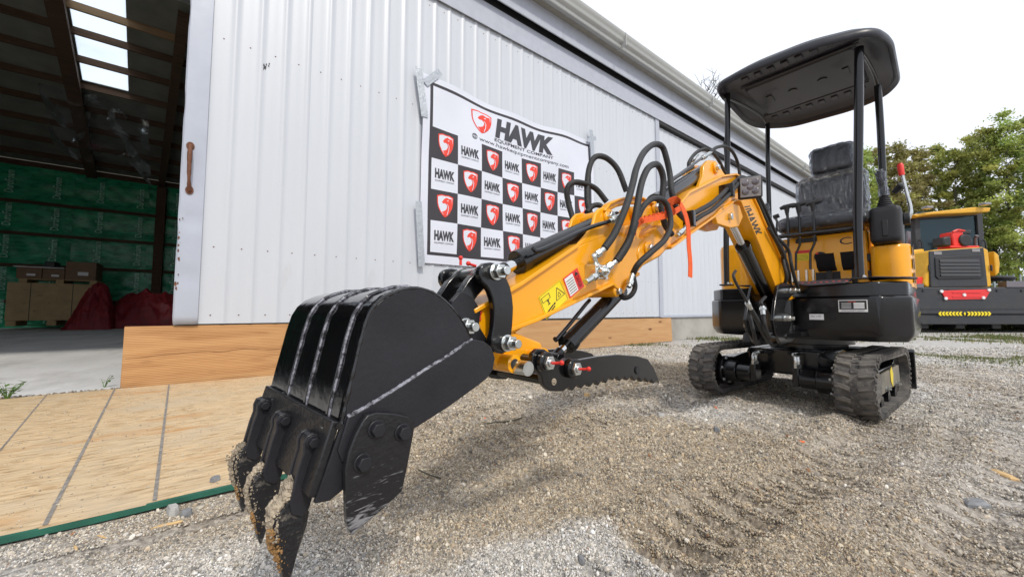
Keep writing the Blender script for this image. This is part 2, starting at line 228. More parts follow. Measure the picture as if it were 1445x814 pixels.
# ------------------------------------------------------------------ mesh builder
class MB:
    def __init__(s): s.v = []; s.f = []; s.m = []; s.mi = 0; s.T = None
    def add(s, vs, fs):
        o = len(s.v)
        if s.T is not None: vs = [tuple(s.T @ Vector(p)) for p in vs]
        s.v += [tuple(p) for p in vs]; s.f += [[i + o for i in f] for f in fs]; s.m += [s.mi] * len(fs); return s
    def box(s, x0, x1, y0, y1, z0, z1):
        v = [(x, y, z) for x in (x0, x1) for y in (y0, y1) for z in (z0, z1)]
        return s.add(v, [(0, 1, 3, 2), (4, 6, 7, 5), (0, 4, 5, 1), (2, 3, 7, 6), (0, 2, 6, 4), (1, 5, 7, 3)])
    def prism(s, poly, a, b, ax='y'):
        n = len(poly); A = sum(poly[i][0] * poly[(i + 1) % n][1] - poly[(i + 1) % n][0] * poly[i][1] for i in range(n))
        if A < 0: poly = poly[::-1]
        mk = {'y': lambda p, t: (p[0], t, p[1]), 'x': lambda p, t: (t, p[0], p[1]), 'z': lambda p, t: (p[0], p[1], t)}[ax]
        lo, hi = min(a, b), max(a, b)
        v = [mk(p, lo) for p in poly] + [mk(p, hi) for p in poly]
        f = [list(range(n)), list(range(2 * n - 1, n - 1, -1))] + [(i, i + n, (i + 1) % n + n, (i + 1) % n) for i in range(n)]
        if ax != 'y': f = [list(q)[::-1] for q in f]
        return s.add(v, f)
    def tube(s, pts, r, n=10, cap=True, smooth=0):
        pts = [Vector(p) for p in pts]
        if smooth: pts = catmull(pts, smooth)
        rs = r if isinstance(r, (list, tuple)) else [r] * len(pts)
        if len(rs) != len(pts): rs = [rs[min(len(rs) - 1, int(i * len(rs) / len(pts)))] for i in range(len(pts))]
        t0 = (pts[1] - pts[0]).normalized(); up = Vector((0, 0, 1)) if abs(t0.z) < .9 else Vector((1, 0, 0))
        u = t0.cross(up).normalized(); vs = []; fs = []
        for i, p in enumerate(pts):
            t = (pts[min(i + 1, len(pts) - 1)] - pts[max(i - 1, 0)]).normalized()
            u = (u - t * u.dot(t)).normalized(); w_ = t.cross(u)
            for k in range(n):
                a = 2 * PI * k / n; vs.append(p + (u * math.cos(a) + w_ * math.sin(a)) * rs[i])
        for i in range(len(pts) - 1):
            for k in range(n): fs.append((i * n + k, i * n + (k + 1) % n, (i + 1) * n + (k + 1) % n, (i + 1) * n + k))
        if cap: fs += [list(range(n))[::-1], list(range((len(pts) - 1) * n, len(pts) * n))]
        return s.add(vs, fs)
    def cyl(s, p0, p1, r, r1=None, n=20): return s.tube([p0, p1], [r, r if r1 is None else r1], n)
    def band(s, pl, y0, y1, th):
        """thick ribbon along polyline pl (x,z) between y0 and y1"""
        P = [Vector((a, 0, b)) for a, b in pl]; up = []; dn = []
        for i, p in enumerate(P):
            t = (P[min(i + 1, len(P) - 1)] - P[max(0, i - 1)]).normalized(); nn = Vector((-t.z, 0, t.x)) * th / 2
            up.append((p + nn)); dn.append((p - nn))
        v = []; f = []
        for a, b in zip(up, dn): v += [(a.x, y0, a.z), (a.x, y1, a.z), (b.x, y1, b.z), (b.x, y0, b.z)]
        for i in range(len(P) - 1):
            o = i * 4
            for k in range(4): f.append((o + k, o + (k + 1) % 4, o + 4 + (k + 1) % 4, o + 4 + k))
        f += [(3, 2, 1, 0), tuple(len(v) - 4 + k for k in range(4))]
        return s.add(v, f)
    def loft(s, rings, cap0=True, cap1=True, closed=True):
        n = len(rings[0]); v = [p for r in rings for p in r]; f = []
        for i in range(len(rings) - 1):
            for k in range(n if closed else n - 1): f.append((i * n + k, i * n + (k + 1) % n, (i + 1) * n + (k + 1) % n, (i + 1) * n + k))
        if cap0: f.append(list(range(n))[::-1])
        if cap1: f.append(list(range((len(rings) - 1) * n, len(rings) * n)))
        return s.add(v, f)
    def bolt(s, p, d, r=.012, l=.02, nut=True):
        p = Vector(p); d = Vector(d).normalized()
        s.cyl(p, p + d * l * .25, r * 1.25, n=16); s.cyl(p + d * l * .25, p + d * l, r, n=6)
        if nut: s.cyl(p + d * l, p + d * l * 1.6, r * .55, r * .5, n=12)
        return s
    def ball(s, c, r, n=10, sc=(1, 1, 1), nz_=0, seed=0):
        v = []; f = []; m_ = n // 2 + 1
        for i in range(m_ + 1):
            th = PI * i / m_
            for k in range(n):
                a = 2 * PI * k / n; d = Vector((math.sin(th) * math.cos(a), math.sin(th) * math.sin(a), math.cos(th)))
                q = 1 + (mnoise.noise(d * 2.3 + Vector((seed * 3.1, seed, 0))) * nz_ if nz_ else 0)
                v.append((c[0] + d.x * r * sc[0] * q, c[1] + d.y * r * sc[1] * q, c[2] + d.z * r * sc[2] * q))
        for i in range(m_):
            for k in range(n): f.append((i * n + k, (i + 1) * n + k, (i + 1) * n + (k + 1) % n, i * n + (k + 1) % n))
        return s.add(v, f)
    def build(s, name, mats, parent=None, bevel=0, smooth=True, ang=38, seg=2):
        me = bpy.data.meshes.new(name); me.from_pydata(s.v, [], s.f)
        for m_ in (mats if isinstance(mats, (list, tuple)) else [mats]): me.materials.append(m_)
        me.polygons.foreach_set('material_index', s.m)
        me.update()
        if smooth:
            me.polygons.foreach_set('use_smooth', [True] * len(me.polygons)); me.set_sharp_from_angle(angle=R(ang))
        o = bpy.data.objects.new(name, me); COL.objects.link(o)
        if parent is not None: o.parent = parent
        if bevel:
            b = o.modifiers.new('bevel', 'BEVEL'); b.width = bevel; b.segments = seg; b.limit_method = 'ANGLE'; b.angle_limit = R(40)
        return o
def catmull(P, k=6):
    P = [Vector(p) for p in P]; Q = [2 * P[0] - P[1]] + P + [2 * P[-1] - P[-2]]; o = []
    for i in range(1, len(Q) - 2):
        for j in range(k):
            t = j / k; a, b, c, d = Q[i - 1], Q[i], Q[i + 1], Q[i + 2]
            o.append(.5 * ((2 * b) + (c - a) * t + (2 * a - 5 * b + 4 * c - d) * t * t + (3 * b - a - 3 * c + d) * t ** 3))
    o.append(P[-1]); return o
def tag(o, label=None, cat=None, group=None, kind=None):
    if label: o['label'] = label
    if cat: o['category'] = cat
    if group: o['group'] = group
    if kind: o['kind'] = kind
    return o
def empty(name, loc=(0, 0, 0), rz=0., label=None, cat=None, group=None):
    o = bpy.data.objects.new(name, None); COL.objects.link(o); o.location = loc; o.rotation_euler = (0, 0, rz); o.empty_display_size = .2
    return tag(o, label, cat, group)
def inst(src, name, parent, loc=(0, 0, 0), rot=(0, 0, 0), sc=(1, 1, 1)):
    o = src.copy(); o.name = name; COL.objects.link(o); o.parent = parent; o.location = loc; o.rotation_euler = rot; o.scale = sc; return o
_tc = {}
def text_mesh(txt, off=0.0):
    """filled outline of a word, normalised: returns verts (x 0..1, y 0..1) and faces"""
    if (txt, off) in _tc: return _tc[(txt, off)]
    c = bpy.data.curves.new('t', 'FONT'); c.body = txt; c.offset = off; c.resolution_u = 3
    o = bpy.data.objects.new('t', c); COL.objects.link(o); dg = bpy.context.evaluated_depsgraph_get(); dg.update()
    me = bpy.data.meshes.new_from_object(o.evaluated_get(dg))
    v = [(p.co.x, p.co.y) for p in me.vertices]; f = [list(p.vertices) for p in me.polygons]
    bpy.data.objects.remove(o); bpy.data.curves.remove(c); bpy.data.meshes.remove(me)
    x0 = min(a for a, b in v); x1 = max(a for a, b in v); y0 = min(b for a, b in v); y1 = max(b for a, b in v)
    v = [((a - x0) / (x1 - x0), (b - y0) / (y1 - y0)) for a, b in v]; _tc[(txt, off)] = (v, f); return v, f
def put_text(mb, txt, mapf, off=0.0):
    """mapf maps (u,v) in 0..1 to a 3-D point; one-sided print standing a millimetre proud"""
    v, f = text_mesh(txt, off); mb.add([mapf(a, b) for a, b in v], f); return mb

# ================================================================== GROUND
EX, EY, EA = 2.49, 3.14, R(221.5)          # excavator origin and heading
Fx, Fy = math.cos(EA), math.sin(EA)
def fbm(x, y, s, o=3):
    return mnoise.fractal(Vector((x * s, y * s, 3.7)), 1.0, 2.1, o)
AX, AY, WA = -3.542, 3.408, R(90 - 53.4)     # wall line origin / heading
def wall_xy(a, b):  # along, inward
    return (AX + a * math.cos(WA) - b * math.sin(WA), AY + a * math.sin(WA) + b * math.cos(WA))
def to_wall(x, y):
    dx, dy = x - AX, y - AY; return dx * math.cos(WA) + dy * math.sin(WA), -dx * math.sin(WA) + dy * math.cos(WA)
def gauss(x, y, cx, cy, sx, sy, a=0):
    dx, dy = x - cx, y - cy; c, s = math.cos(a), math.sin(a); u, v = dx * c + dy * s, -dx * s + dy * c
    return math.exp(-(u / sx) ** 2 - (v / sy) ** 2)
def rut(x, y):
    u = (x - EX) * math.cos(R(217)) + (y - EY) * math.sin(R(217)); v = -(x - EX) * math.sin(R(217)) + (y - EY) * math.cos(R(217))
    h = 0
    for c in (.42, -.56, .98, -1.12, 1.62):
        d = abs(v - c - .10 * math.sin(u * 1.1 + c)); w_ = math.exp(-(d / .13) ** 4)
        if u > .3:
            fade = min(1, (u - .3) / .4) * (1 if u < 3.4 else max(0, 1 - (u - 3.4)))
            h += fade * (w_ * (.017 * math.tanh(2.2 * math.sin(u * 2 * PI / .10 + 1.0 * math.sin(v * 7))) * (.6 + .4 * math.sin(u * 2.1 + c * 5)) - .02) + .034 * math.exp(-((d - .19) / .07) ** 2))
    return h
def gh(x, y):
    r = math.hypot(x, y)
    a, b = to_wall(x, y)
    k = 1 / (1 + math.exp(-(-b - .25) * 9))      # 0 in the barn, 1 out on the gravel
    osbk = 1.0
    if -4.6 < a < 1.2 and -3.04 < b < 0.2: osbk = 0.0
    elif -5 < a < 1.4 and -3.16 < b < .2: osbk = .35
    h = .030 * fbm(x, y, 1.1) + .014 * fbm(x + 9, y, 4.2) + .010 * fbm(x, y + 5, 11)
    h += rut(x, y)
    h += .085 * gauss(x, y, .75, 2.0, .55, .30, .5) + .055 * gauss(x, y, .05, 1.75, .5, .22, .2) + .05 * gauss(x, y, 1.55, 2.35, .35, .25, -.4) - .03 * gauss(x, y, 1.15, 2.6, .4, .3)
    h += .05 * gauss(x, y, -.25, 1.25, .45, .14, .35) - .03 * gauss(x, y, .15, 1.25, .3, .18)
    h += .04 * gauss(x, y, .95, 1.35, .45, .12, -.5) + .035 * gauss(x, y, -.75, .95, .3, .18, .6)
    h *= k * osbk
    if r > 12: h *= max(0, 1 - (r - 12) / 8)
    return h - .012 * (1 - k) * 0 - .006
def ground_colour():
    m = bpy.data.materials.new('gravel_ground'); m.use_nodes = True; nt = m.node_tree; b = nt.nodes['Principled BSDF']; b.inputs['Roughness'].default_value = .95
    t = N(nt, 'ShaderNodeTexCoord'); o = t.outputs['Object']
    at = N(nt, 'ShaderNodeAttribute'); at.attribute_name = 'zone'
    v = N(nt, 'ShaderNodeTexVoronoi'); v.inputs['Scale'].default_value = 95; nt.links.new(o, v.inputs['Vector'])
    sp = N(nt, 'ShaderNodeSeparateColor'); nt.links.new(v.outputs['Color'], sp.inputs[0])
    n = N(nt, 'ShaderNodeTexNoise'); n.inputs['Scale'].default_value = 7; n.inputs['Detail'].default_value = 10; n.inputs['Roughness'].default_value = .75; nt.links.new(o, n.inputs['Vector'])
    a = N(nt, 'ShaderNodeMath', operation='MULTIPLY_ADD'); nt.links.new(sp.outputs[0], a.inputs[0]); a.inputs[1].default_value = .45; a.inputs[2].default_value = 0
    ad = N(nt, 'ShaderNodeMath', operation='MULTIPLY_ADD'); nt.links.new(n.outputs['Fac'], ad.inputs[0]); ad.inputs[1].default_value = .75; nt.links.new(a.outputs[0], ad.inputs[2])
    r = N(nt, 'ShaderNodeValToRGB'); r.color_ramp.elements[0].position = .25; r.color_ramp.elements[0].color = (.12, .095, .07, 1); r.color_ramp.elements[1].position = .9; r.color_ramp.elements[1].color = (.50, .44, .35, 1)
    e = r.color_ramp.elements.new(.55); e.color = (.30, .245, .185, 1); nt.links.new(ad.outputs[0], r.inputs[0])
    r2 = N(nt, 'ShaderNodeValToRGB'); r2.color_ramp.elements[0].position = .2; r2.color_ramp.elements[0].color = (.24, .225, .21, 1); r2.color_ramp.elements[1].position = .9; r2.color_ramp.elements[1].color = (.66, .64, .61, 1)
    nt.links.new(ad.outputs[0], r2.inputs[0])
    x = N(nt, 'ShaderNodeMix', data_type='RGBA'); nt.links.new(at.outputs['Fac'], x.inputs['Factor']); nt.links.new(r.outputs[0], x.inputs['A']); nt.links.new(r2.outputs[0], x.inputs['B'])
    nt.links.new(x.outputs['Result'], b.inputs['Base Color'])
    v2 = N(nt, 'ShaderNodeTexVoronoi'); v2.inputs['Scale'].default_value = 60; nt.links.new(o, v2.inputs['Vector'])
    bp = N(nt, 'ShaderNodeBump'); bp.inputs['Strength'].default_value = .9; bp.inputs['Distance'].default_value = .012; bp.invert = True; nt.links.new(v2.outputs['Distance'], bp.inputs['Height'])
    bp2 = N(nt, 'ShaderNodeBump'); bp2.inputs['Strength'].default_value = .8; bp2.inputs['Distance'].default_value = .02; nt.links.new(n.outputs['Fac'], bp2.inputs['Height']); nt.links.new(bp.outputs[0], bp2.inputs['Normal'])
    nt.links.new(bp2.outputs[0], b.inputs['Normal']); return m
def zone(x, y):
    """0 brown grit .. 1 grey stone; sunlit patches are painted in as paler grey"""
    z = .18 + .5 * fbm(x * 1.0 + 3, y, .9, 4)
    u = (x - .16) * .85 + (y - 1.02) * .5; v = -(x - .16) * .5 + (y - 1.02) * .85   # sunlit patch painted into the ground colour, with a straight edge
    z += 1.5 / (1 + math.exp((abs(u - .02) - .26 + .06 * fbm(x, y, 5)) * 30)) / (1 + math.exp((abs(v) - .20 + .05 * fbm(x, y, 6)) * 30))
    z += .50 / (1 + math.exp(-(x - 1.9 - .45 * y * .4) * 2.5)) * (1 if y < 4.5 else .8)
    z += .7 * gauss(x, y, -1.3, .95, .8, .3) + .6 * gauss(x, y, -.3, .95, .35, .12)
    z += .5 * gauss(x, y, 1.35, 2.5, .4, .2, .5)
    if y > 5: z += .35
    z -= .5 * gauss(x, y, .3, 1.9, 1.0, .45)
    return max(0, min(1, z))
def make_ground():
    NA, NR = 640, 250; r = .25 * (400 / .25) ** (np.linspace(0, 1, NR) ** 1.25)
    ang = []; # denser ahead of the lens
    t = np.linspace(0, 1, NA, endpoint=False); ang = 2 * PI * t - .62 * np.sin(2 * 2 * PI * t) / 2 * 1.0 + PI / 2
    vs = [(0, 0, -.006)]; zn = [.5]
    for i in range(NR):
        for k in range(NA):
            x, y = r[i] * math.cos(ang[k]), r[i] * math.sin(ang[k])
            near = y > -.6 and r[i] < 24
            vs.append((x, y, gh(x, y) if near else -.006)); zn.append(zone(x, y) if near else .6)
    fs = [(0, 1 + k, 1 + (k + 1) % NA) for k in range(NA)]
    for i in range(NR - 1):
        o = 1 + i * NA
        for k in range(NA): fs.append((o + k, o + NA + k, o + NA + (k + 1) % NA, o + (k + 1) % NA))
    me = bpy.data.meshes.new('ground'); me.from_pydata(vs, [], fs); me.materials.append(ground_colour())
    me.polygons.foreach_set('use_smooth', [True] * len(me.polygons))
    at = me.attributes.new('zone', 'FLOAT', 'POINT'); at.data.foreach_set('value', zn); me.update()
    o = bpy.data.objects.new('ground', me); COL.objects.link(o); tag(o, kind='structure')
make_ground()

def scatter(name, pts, cols, scl, label, flat=False, sub=1):
    """loose stones: a point cloud whose points each carry a low-poly chip (geometry nodes)"""
    me = bpy.data.meshes.new(name); me.vertices.add(len(pts)); me.vertices.foreach_set('co', pts.astype(np.float32).ravel())
    a = me.attributes.new('col', 'FLOAT_COLOR', 'POINT'); a.data.foreach_set('color', np.c_[cols, np.ones(len(cols))].astype(np.float32).ravel())
    a = me.attributes.new('sc', 'FLOAT_VECTOR', 'POINT'); a.data.foreach_set('vector', scl.astype(np.float32).ravel())
    a = me.attributes.new('rot', 'FLOAT_VECTOR', 'POINT'); rot = rng.uniform(0, 6.28, (len(pts), 3)); rot[:, :2] *= .12 if flat else 1; a.data.foreach_set('vector', rot.astype(np.float32).ravel())
    me.materials.append(pebble_m)
    o = bpy.data.objects.new(name, me); COL.objects.link(o)
    ng = bpy.data.node_groups.new(name + '_nodes', 'GeometryNodeTree')
    ng.interface.new_socket('Geometry', in_out='INPUT', socket_type='NodeSocketGeometry'); ng.interface.new_socket('Geometry', in_out='OUTPUT', socket_type='NodeSocketGeometry')
    gi = ng.nodes.new('NodeGroupInput'); go = ng.nodes.new('NodeGroupOutput'); ico = ng.nodes.new('GeometryNodeMeshIcoSphere'); ico.inputs['Radius'].default_value = 1; ico.inputs['Subdivisions'].default_value = sub
    sm = ng.nodes.new('GeometryNodeSetMaterial'); sm.inputs['Material'].default_value = pebble_m
    ip = ng.nodes.new('GeometryNodeInstanceOnPoints')
    na = ng.nodes.new('GeometryNodeInputNamedAttribute'); na.data_type = 'FLOAT_VECTOR'; na.inputs['Name'].default_value = 'sc'
    nb = ng.nodes.new('GeometryNodeInputNamedAttribute'); nb.data_type = 'FLOAT_VECTOR'; nb.inputs['Name'].default_value = 'rot'
    L_ = ng.links.new
    L_(gi.outputs[0], ip.inputs['Points']); L_(ico.outputs['Mesh'], sm.inputs['Geometry']); L_(sm.outputs[0], ip.inputs['Instance'])
    L_(na.outputs['Attribute'], ip.inputs['Scale']); L_(nb.outputs['Attribute'], ip.inputs['Rotation']); L_(ip.outputs[0], go.inputs[0])
    md = o.modifiers.new('scatter', 'NODES'); md.node_group = ng
    tag(o, label, 'gravel', kind='stuff'); return o
def gravel():
    P = []; C = []; S = []
    n = 560000
    # uniform in view angle, density falls with distance
    u = rng.uniform(0, 1, n); d = .72 * (7.5 / .72) ** (u ** .82); th = rng.uniform(-1.02, 1.02, n)
    X = d * np.tan(th * .98); Yy = d
    keep = np.abs(X) < d * 1.55; X, Yy, d = X[keep], Yy[keep], d[keep]
    for x, y, dd in zip(X, Yy, d):
        a, b = to_wall(x, y)
        if b > -.12: continue
        if -4.6 < a < 1.15 and -3.01 < b: continue
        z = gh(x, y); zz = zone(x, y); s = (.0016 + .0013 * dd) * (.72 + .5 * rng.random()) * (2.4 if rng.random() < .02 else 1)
        s = min(s, .016); 
        if s < .0015 * dd: s = .0015 * dd
        P.append((x, y, z + s * .25))
        k = rng.uniform(.55, 1.5)
        q = rng.random()
        base = (.37, .29, .195) if q < .5 else (.46, .40, .30) if q < .8 else (.22, .195, .165)
        g = (.52, .49, .44) if q < .55 else (.64, .62, .60) if q < .8 else (.30, .29, .28)
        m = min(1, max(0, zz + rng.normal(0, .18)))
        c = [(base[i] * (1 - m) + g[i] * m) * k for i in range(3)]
        if rng.random() < .004: c = [.32, .16, .08]
        C.append(c); S.append((s * rng.uniform(.7, 1.35), s * rng.uniform(.6, 1.2), s * rng.uniform(.45, .9)))
    for i in range(5200):      # broken stone and dirt in the joint between strand board and barn floor, and along the timber foot
        a = rng.uniform(-5.0, 8.8); b = rng.normal(-.085, .035) if a < 0 else rng.uniform(-.22, -.06); x, y = wall_xy(a, b)
        if a > 1.15 and rng.random() < .4: continue
        s = rng.uniform(.004, .016) if a < .1 else rng.uniform(.003, .009); P.append((x, y, .006 + s * .3)); k = rng.uniform(.5, 1.3); g_ = (.36, .33, .29) if rng.random() < .7 else (.28, .22, .15)
        C.append([q * k for q in g_]); S.append((s, s * .8, s * .55))
    scatter('gravel', np.array(P), np.clip(np.array(C), 0, .85), np.array(S), 'loose grey and brown crushed gravel covering the yard in front of the barn')
gravel()
def sawdust():
    n = 9000; a = rng.uniform(-4.5, 1.13, n); b = rng.uniform(-2.98, -.16, n); P = []; C = []; S = []
    for i in range(n):
        x, y = wall_xy(a[i], b[i])
        if y < .5: continue
        s = .0012 + .0028 * rng.random() ** 3; P.append((x, y, .0215 + s * .3)); k = rng.uniform(.7, 1.3); C.append((.46 * k, .40 * k, .31 * k)); S.append((s * 1.5, s, s * .7))
    o = scatter('sand_grains', np.array(P), np.array(C), np.array(S), 'fine sand and grit scattered over the strand board')
sawdust()

# ================================================================== BARN
barn = empty('barn', (AX, AY, 0), WA, 'long white corrugated metal barn with a wide open doorway on its left', 'barn')
def corr(w_, h, pitch=.2286):
    """corrugated sheet in local x (width), outward -y, z up"""
    xs = [0]; ys = [0]; x = 0
    while x < w_ - 1e-6:
        p = min(pitch, w_ - x)
        for a, d in ((.03, 0), (.06, -.0015), (.10, -.002), (.14, -.001), (.165, -.004), (.180, -.009), (.190, -.012), (.205, -.012), (.214, -.009), (.2286, 0)):
            if a <= p + 1e-6: xs.append(x + a); ys.append(d)
        x += pitch
    if xs[-1] < w_: xs.append(w_); ys.append(0)
    v = []; n = len(xs)
    for z in (0, h):
        v += [(a, b, z) for a, b in zip(xs, ys)]
    for z in (0, h): v += [(a, b + .0015, z) for a, b in zip(xs, ys)]
    f = [(i, i + 1, n + i + 1, n + i) for i in range(n - 1)] + [(2 * n + i, 3 * n + i, 3 * n + i + 1, 2 * n + i + 1) for i in range(n - 1)]
    return MB().add(v, f)
PW = .9144
door_zb, door_zt = .575, 5.27
src = None
door = MB().box(.36, 8.60, -.055, -.025, door_zb + .01, door_zt - .08).build('sliding_door', dark_gap, barn)
n = 0; a = .5
while a < 8.6:
    wd = min(PW, 8.60 - a)
    if src is None or wd < PW - .001:
        o = corr(wd, door_zt - door_zb).build('wall_panel', wall_white, door, ang=60); o.location = (a, -.06, door_zb)
        if src is None: src = o
    else: o = inst(src, 'wall_panel', door, (a, -.06, door_zb))
    a += wd
# screws on the door panels (joined, tiny)
mb = MB()
for i in range(36):
    for z in (.66, 1.35, 3.55, 5.1):
        x = .5 + i * .2286 + .10; mb.cyl((x, -.060, z), (x, -.067, z), .008, .005, n=6)
tag(mb.build('screw_heads', rust, door), kind='stuff')
# folded edge trim with dents
def dented_trim():
    n = 60; v = []; f = []
    prof = [(.505, -.062), (.505, -.088), (.46, -.090), (.42, -.090), (.38, -.090), (.335, -.088), (.322, -.075), (.322, -.01)]
    for i in range(n + 1):
        z = .572 + (5.25 - .572) * i / n
        for j, (x, y) in enumerate(prof):
            d = .012 * max(0, mnoise.noise(Vector((x * 9, z * 2.4, 1.3)))) + (.014 * math.exp(-((z - 1.05) / .05) ** 2) + .016 * math.exp(-((z - 1.6) / .06) ** 2)) * (1 if 1 < j < 6 else 0)
            ex = -.012 * max(0, mnoise.noise(Vector((3, z * 3.1, 8)))) if j > 5 else 0
            v.append((x - ex, y + d, z))
    m_ = len(prof)
    for i in range(n):
        for j in range(m_ - 1): f.append((i * m_ + j, i * m_ + j + 1, (i + 1) * m_ + j + 1, (i + 1) * m_ + j))
    return MB().add(v, f)
tr = dented_trim().build('edge_trim', trim_white, door)
mod = tr.modifiers.new('sol', 'SOLIDIFY'); mod.thickness = .002
# rust chips on the trim edge
mb = MB()
for i in range(16):
    z = random.choice([.95, 1.02, 1.35, 1.62, 1.30, .8]) + random.uniform(-.12, .12); x = .328 + random.uniform(0, .03)
    mb.ball((x, -.0895, z), random.uniform(.004, .013), 7, (1, .25, 1.7), .9, i)
tag(mb.build('rust_spots', rust, door), kind='stuff')
mb = MB(); cpos = [(0.95, 3.405), (0.964, 3.386), (0.945, 3.37), (0.976, 3.423), (0.996, 3.415), (1.002, 3.442), (0.695, 3.378), (0.497, 3.806)]
for i, (a_, z_) in enumerate(cpos): mb.ball((a_, -.0635, z_), .012 if i < 3 else .006, 7, (1, .2, 1.6), .9, i)
tag(mb.build('paint_chips', charcoal, door), kind='stuff')
h = MB(); h.prism([(.385 + .032 * math.cos(t), 2.325 + .042 * math.sin(t)) for t in np.linspace(0, 2 * PI, 16, endpoint=False)], -.091, -.099)
h.prism([(.395 + .032 * math.cos(t), 1.885 + .042 * math.sin(t)) for t in np.linspace(0, 2 * PI, 16, endpoint=False)], -.091, -.099)
h.tube([(.386, -.097, 2.33), (.386, -.120, 2.30), (.388, -.150, 2.24), (.390, -.155, 2.10), (.392, -.150, 1.98), (.394, -.120, 1.91), (.395, -.097, 1.88)], [.017, .018, .020, .017, .013, .017, .020], 10, smooth=4)
for dx, z in ((0, 2.352), (-.015, 2.31), (.015, 2.31), (0, 1.86), (-.015, 1.90), (.015, 1.90)): h.cyl((.39 + dx, -.099, z), (.39 + dx, -.103, z), .006, n=8)
h.build('door_handle', rust, door)
MB().box(8.55, 8.70, -.085, -.058, door_zb - .01, 5.25).build('seam_trim', fascia_m, door)
# fixed wall beyond the door
wall = MB().box(8.3, 22.5, .0, .04, .60, 5.3).build('wall', dark_gap, barn)
a = 8.55; src2 = None
while a < 22.4:
    if src2 is None: src2 = corr(PW, 5.12 - .60).build('wall_panel', wall_white, wall, ang=60); src2.location = (a, -.005, .60)
    else: inst(src2, 'wall_panel', wall, (a, -.005, .60))
    a += PW
MB().box(.32, 22.9, .02, .25, -.1, .59).build('foundation', concrete, barn, bevel=.01)
MB().box(8.4, 22.9, -.03, .02, .555, .61).build('base_flashing', trim_white, barn)
# door track cover, black gap, fascia, soffit, gutter
MB().box(-9, 22.9, -.112, -.094, 5.215, 5.60).build('track_cover', fascia_m, barn)
MB().box(-9, 22.9, -.09, .02, 5.24, 6.0).build('door_track', dark_gap, barn)
MB().box(8.72, 22.9, -.093, -.0, 5.14, 5.236).build('shadow_gap', dark_gap, barn)
for i in range(9): MB().box(-9 + i * 3.6, -5.404 + i * 3.6, -.235, -.215, 5.635, 5.99).build('fascia', fascia_m, barn)
MB().box(-9, 22.9, -.213, -.095, 5.80, 5.82).build('fascia_backing', dark_gap, barn)
MB().box(-9, 22.9, -.37, -.215, 5.992, 6.02).build('soffit', mat('tan_soffit', (.30, .29, .26), .7), barn)
g = MB(); ring = [(-.345, 6.20), (-.345, 5.985), (-.365, 5.965), (-.44, 5.955), (-.455, 5.975), (-.455, 6.02), (-.50, 6.04), (-.515, 6.06), (-.515, 6.085), (-.535, 6.12), (-.56, 6.15), (-.565, 6.20), (-.545, 6.20), (-.545, 6.16), (-.50, 6.10), (-.49, 6.06), (-.36, 6.05), (-.36, 6.20)]
g.prism([(a, b) for a, b in ring], -9, 23.0, 'x'); g.build('gutter', gutter_m, barn)
for i in range(9): MB().box(-7.6 + i * 3.6, -7.585 + i * 3.6, -.572, -.345, 5.948, 6.205).build('gutter_joint', gutter_m, barn)
# roof, rear wall, ends
D = 20.0
def slab(p, q, x0, x1, th, name, m, par=barn):
    return MB().prism([(p[0], p[1]), (q[0], q[1]), (q[0], q[1] + th), (p[0], p[1] + th)], x0, x1, 'x').build(name, m, par)
ridge = (8.0, 8.962); back = (D, 7.15)
zq = lambda y: 7.15 + .151 * (D - y)
slab((-.5, 6.12), ridge, -22, 23, .03, 'roof_front', roof_out)
def roofq(poly, name, m, th=.03, dz=0):
    n = len(poly); v = [(p[0], p[1], zq(p[1]) + dz) for p in poly] + [(p[0], p[1], zq(p[1]) + dz + th) for p in poly]
    return MB().add(v, [list(range(n)), list(range(2 * n - 1, n - 1, -1))] + [(i, i + n, (i + 1) % n + n, (i + 1) % n) for i in range(n)]).build(name, m, barn, smooth=False)
sl_ = lambda b: -2.80 - .146 * (b - 8)
roofq([(-22, 8), (-8.2, 8), (-8.2, 12.86), (-22, 12.86)], 'roof_rear', roof_in); roofq([(-7.0, 8), (sl_(8), 8), (sl_(12.86), 12.86), (-7.0, 12.86)], 'roof_rear', roof_in)
roofq([(sl_(8) + 1.06, 8), (4, 8), (4, 12.86), (sl_(12.86) + 1.06, 12.86)], 'roof_rear', roof_in); roofq([(5.2, 8), (23, 8), (23, 12.86), (5.2, 12.86)], 'roof_rear', roof_in)
roofq([(-22, 12.86), (23, 12.86), (23, D), (-22, D)], 'roof_rear', roof_in)
roofq([(sl_(8), 8), (sl_(8) + 1.06, 8), (sl_(12.86) + 1.06, 12.86), (sl_(12.86), 12.86)], 'skylight', skym, .006)
roofq([(-8.2, 8), (-7.0, 8), (-7.0, 12.86), (-8.2, 12.86)], 'skylight', skym, .006); roofq([(4, 8), (5.2, 8), (5.2, 12.86), (4, 12.86)], 'skylight', skym, .006)  # two unseen skylights, added to brighten the barn interior
MB().box(-22, 23, D + .05, D + .1, 0, 7.2).build('rear_wall', roof_in, barn)
MB().prism([(0, 0), (D, 0), (D, 7.15), ridge, (0, 6.1)], -22.05, -22, 'x').build('end_wall', roof_in, barn)
MB().prism([(.05, 0), (D, 0), (D, 7.15), ridge, (.05, 6.1)], 22.9, 22.95, 'x').build('end_wall', wall_white, barn)
MB().box(-22, -9.0, 0, .05, 0, 5.9).build('wall', wall_white, barn)
MB().box(-10.6, -10.4, 1, D, 0, 7.0).build('partition', roof_in, barn)
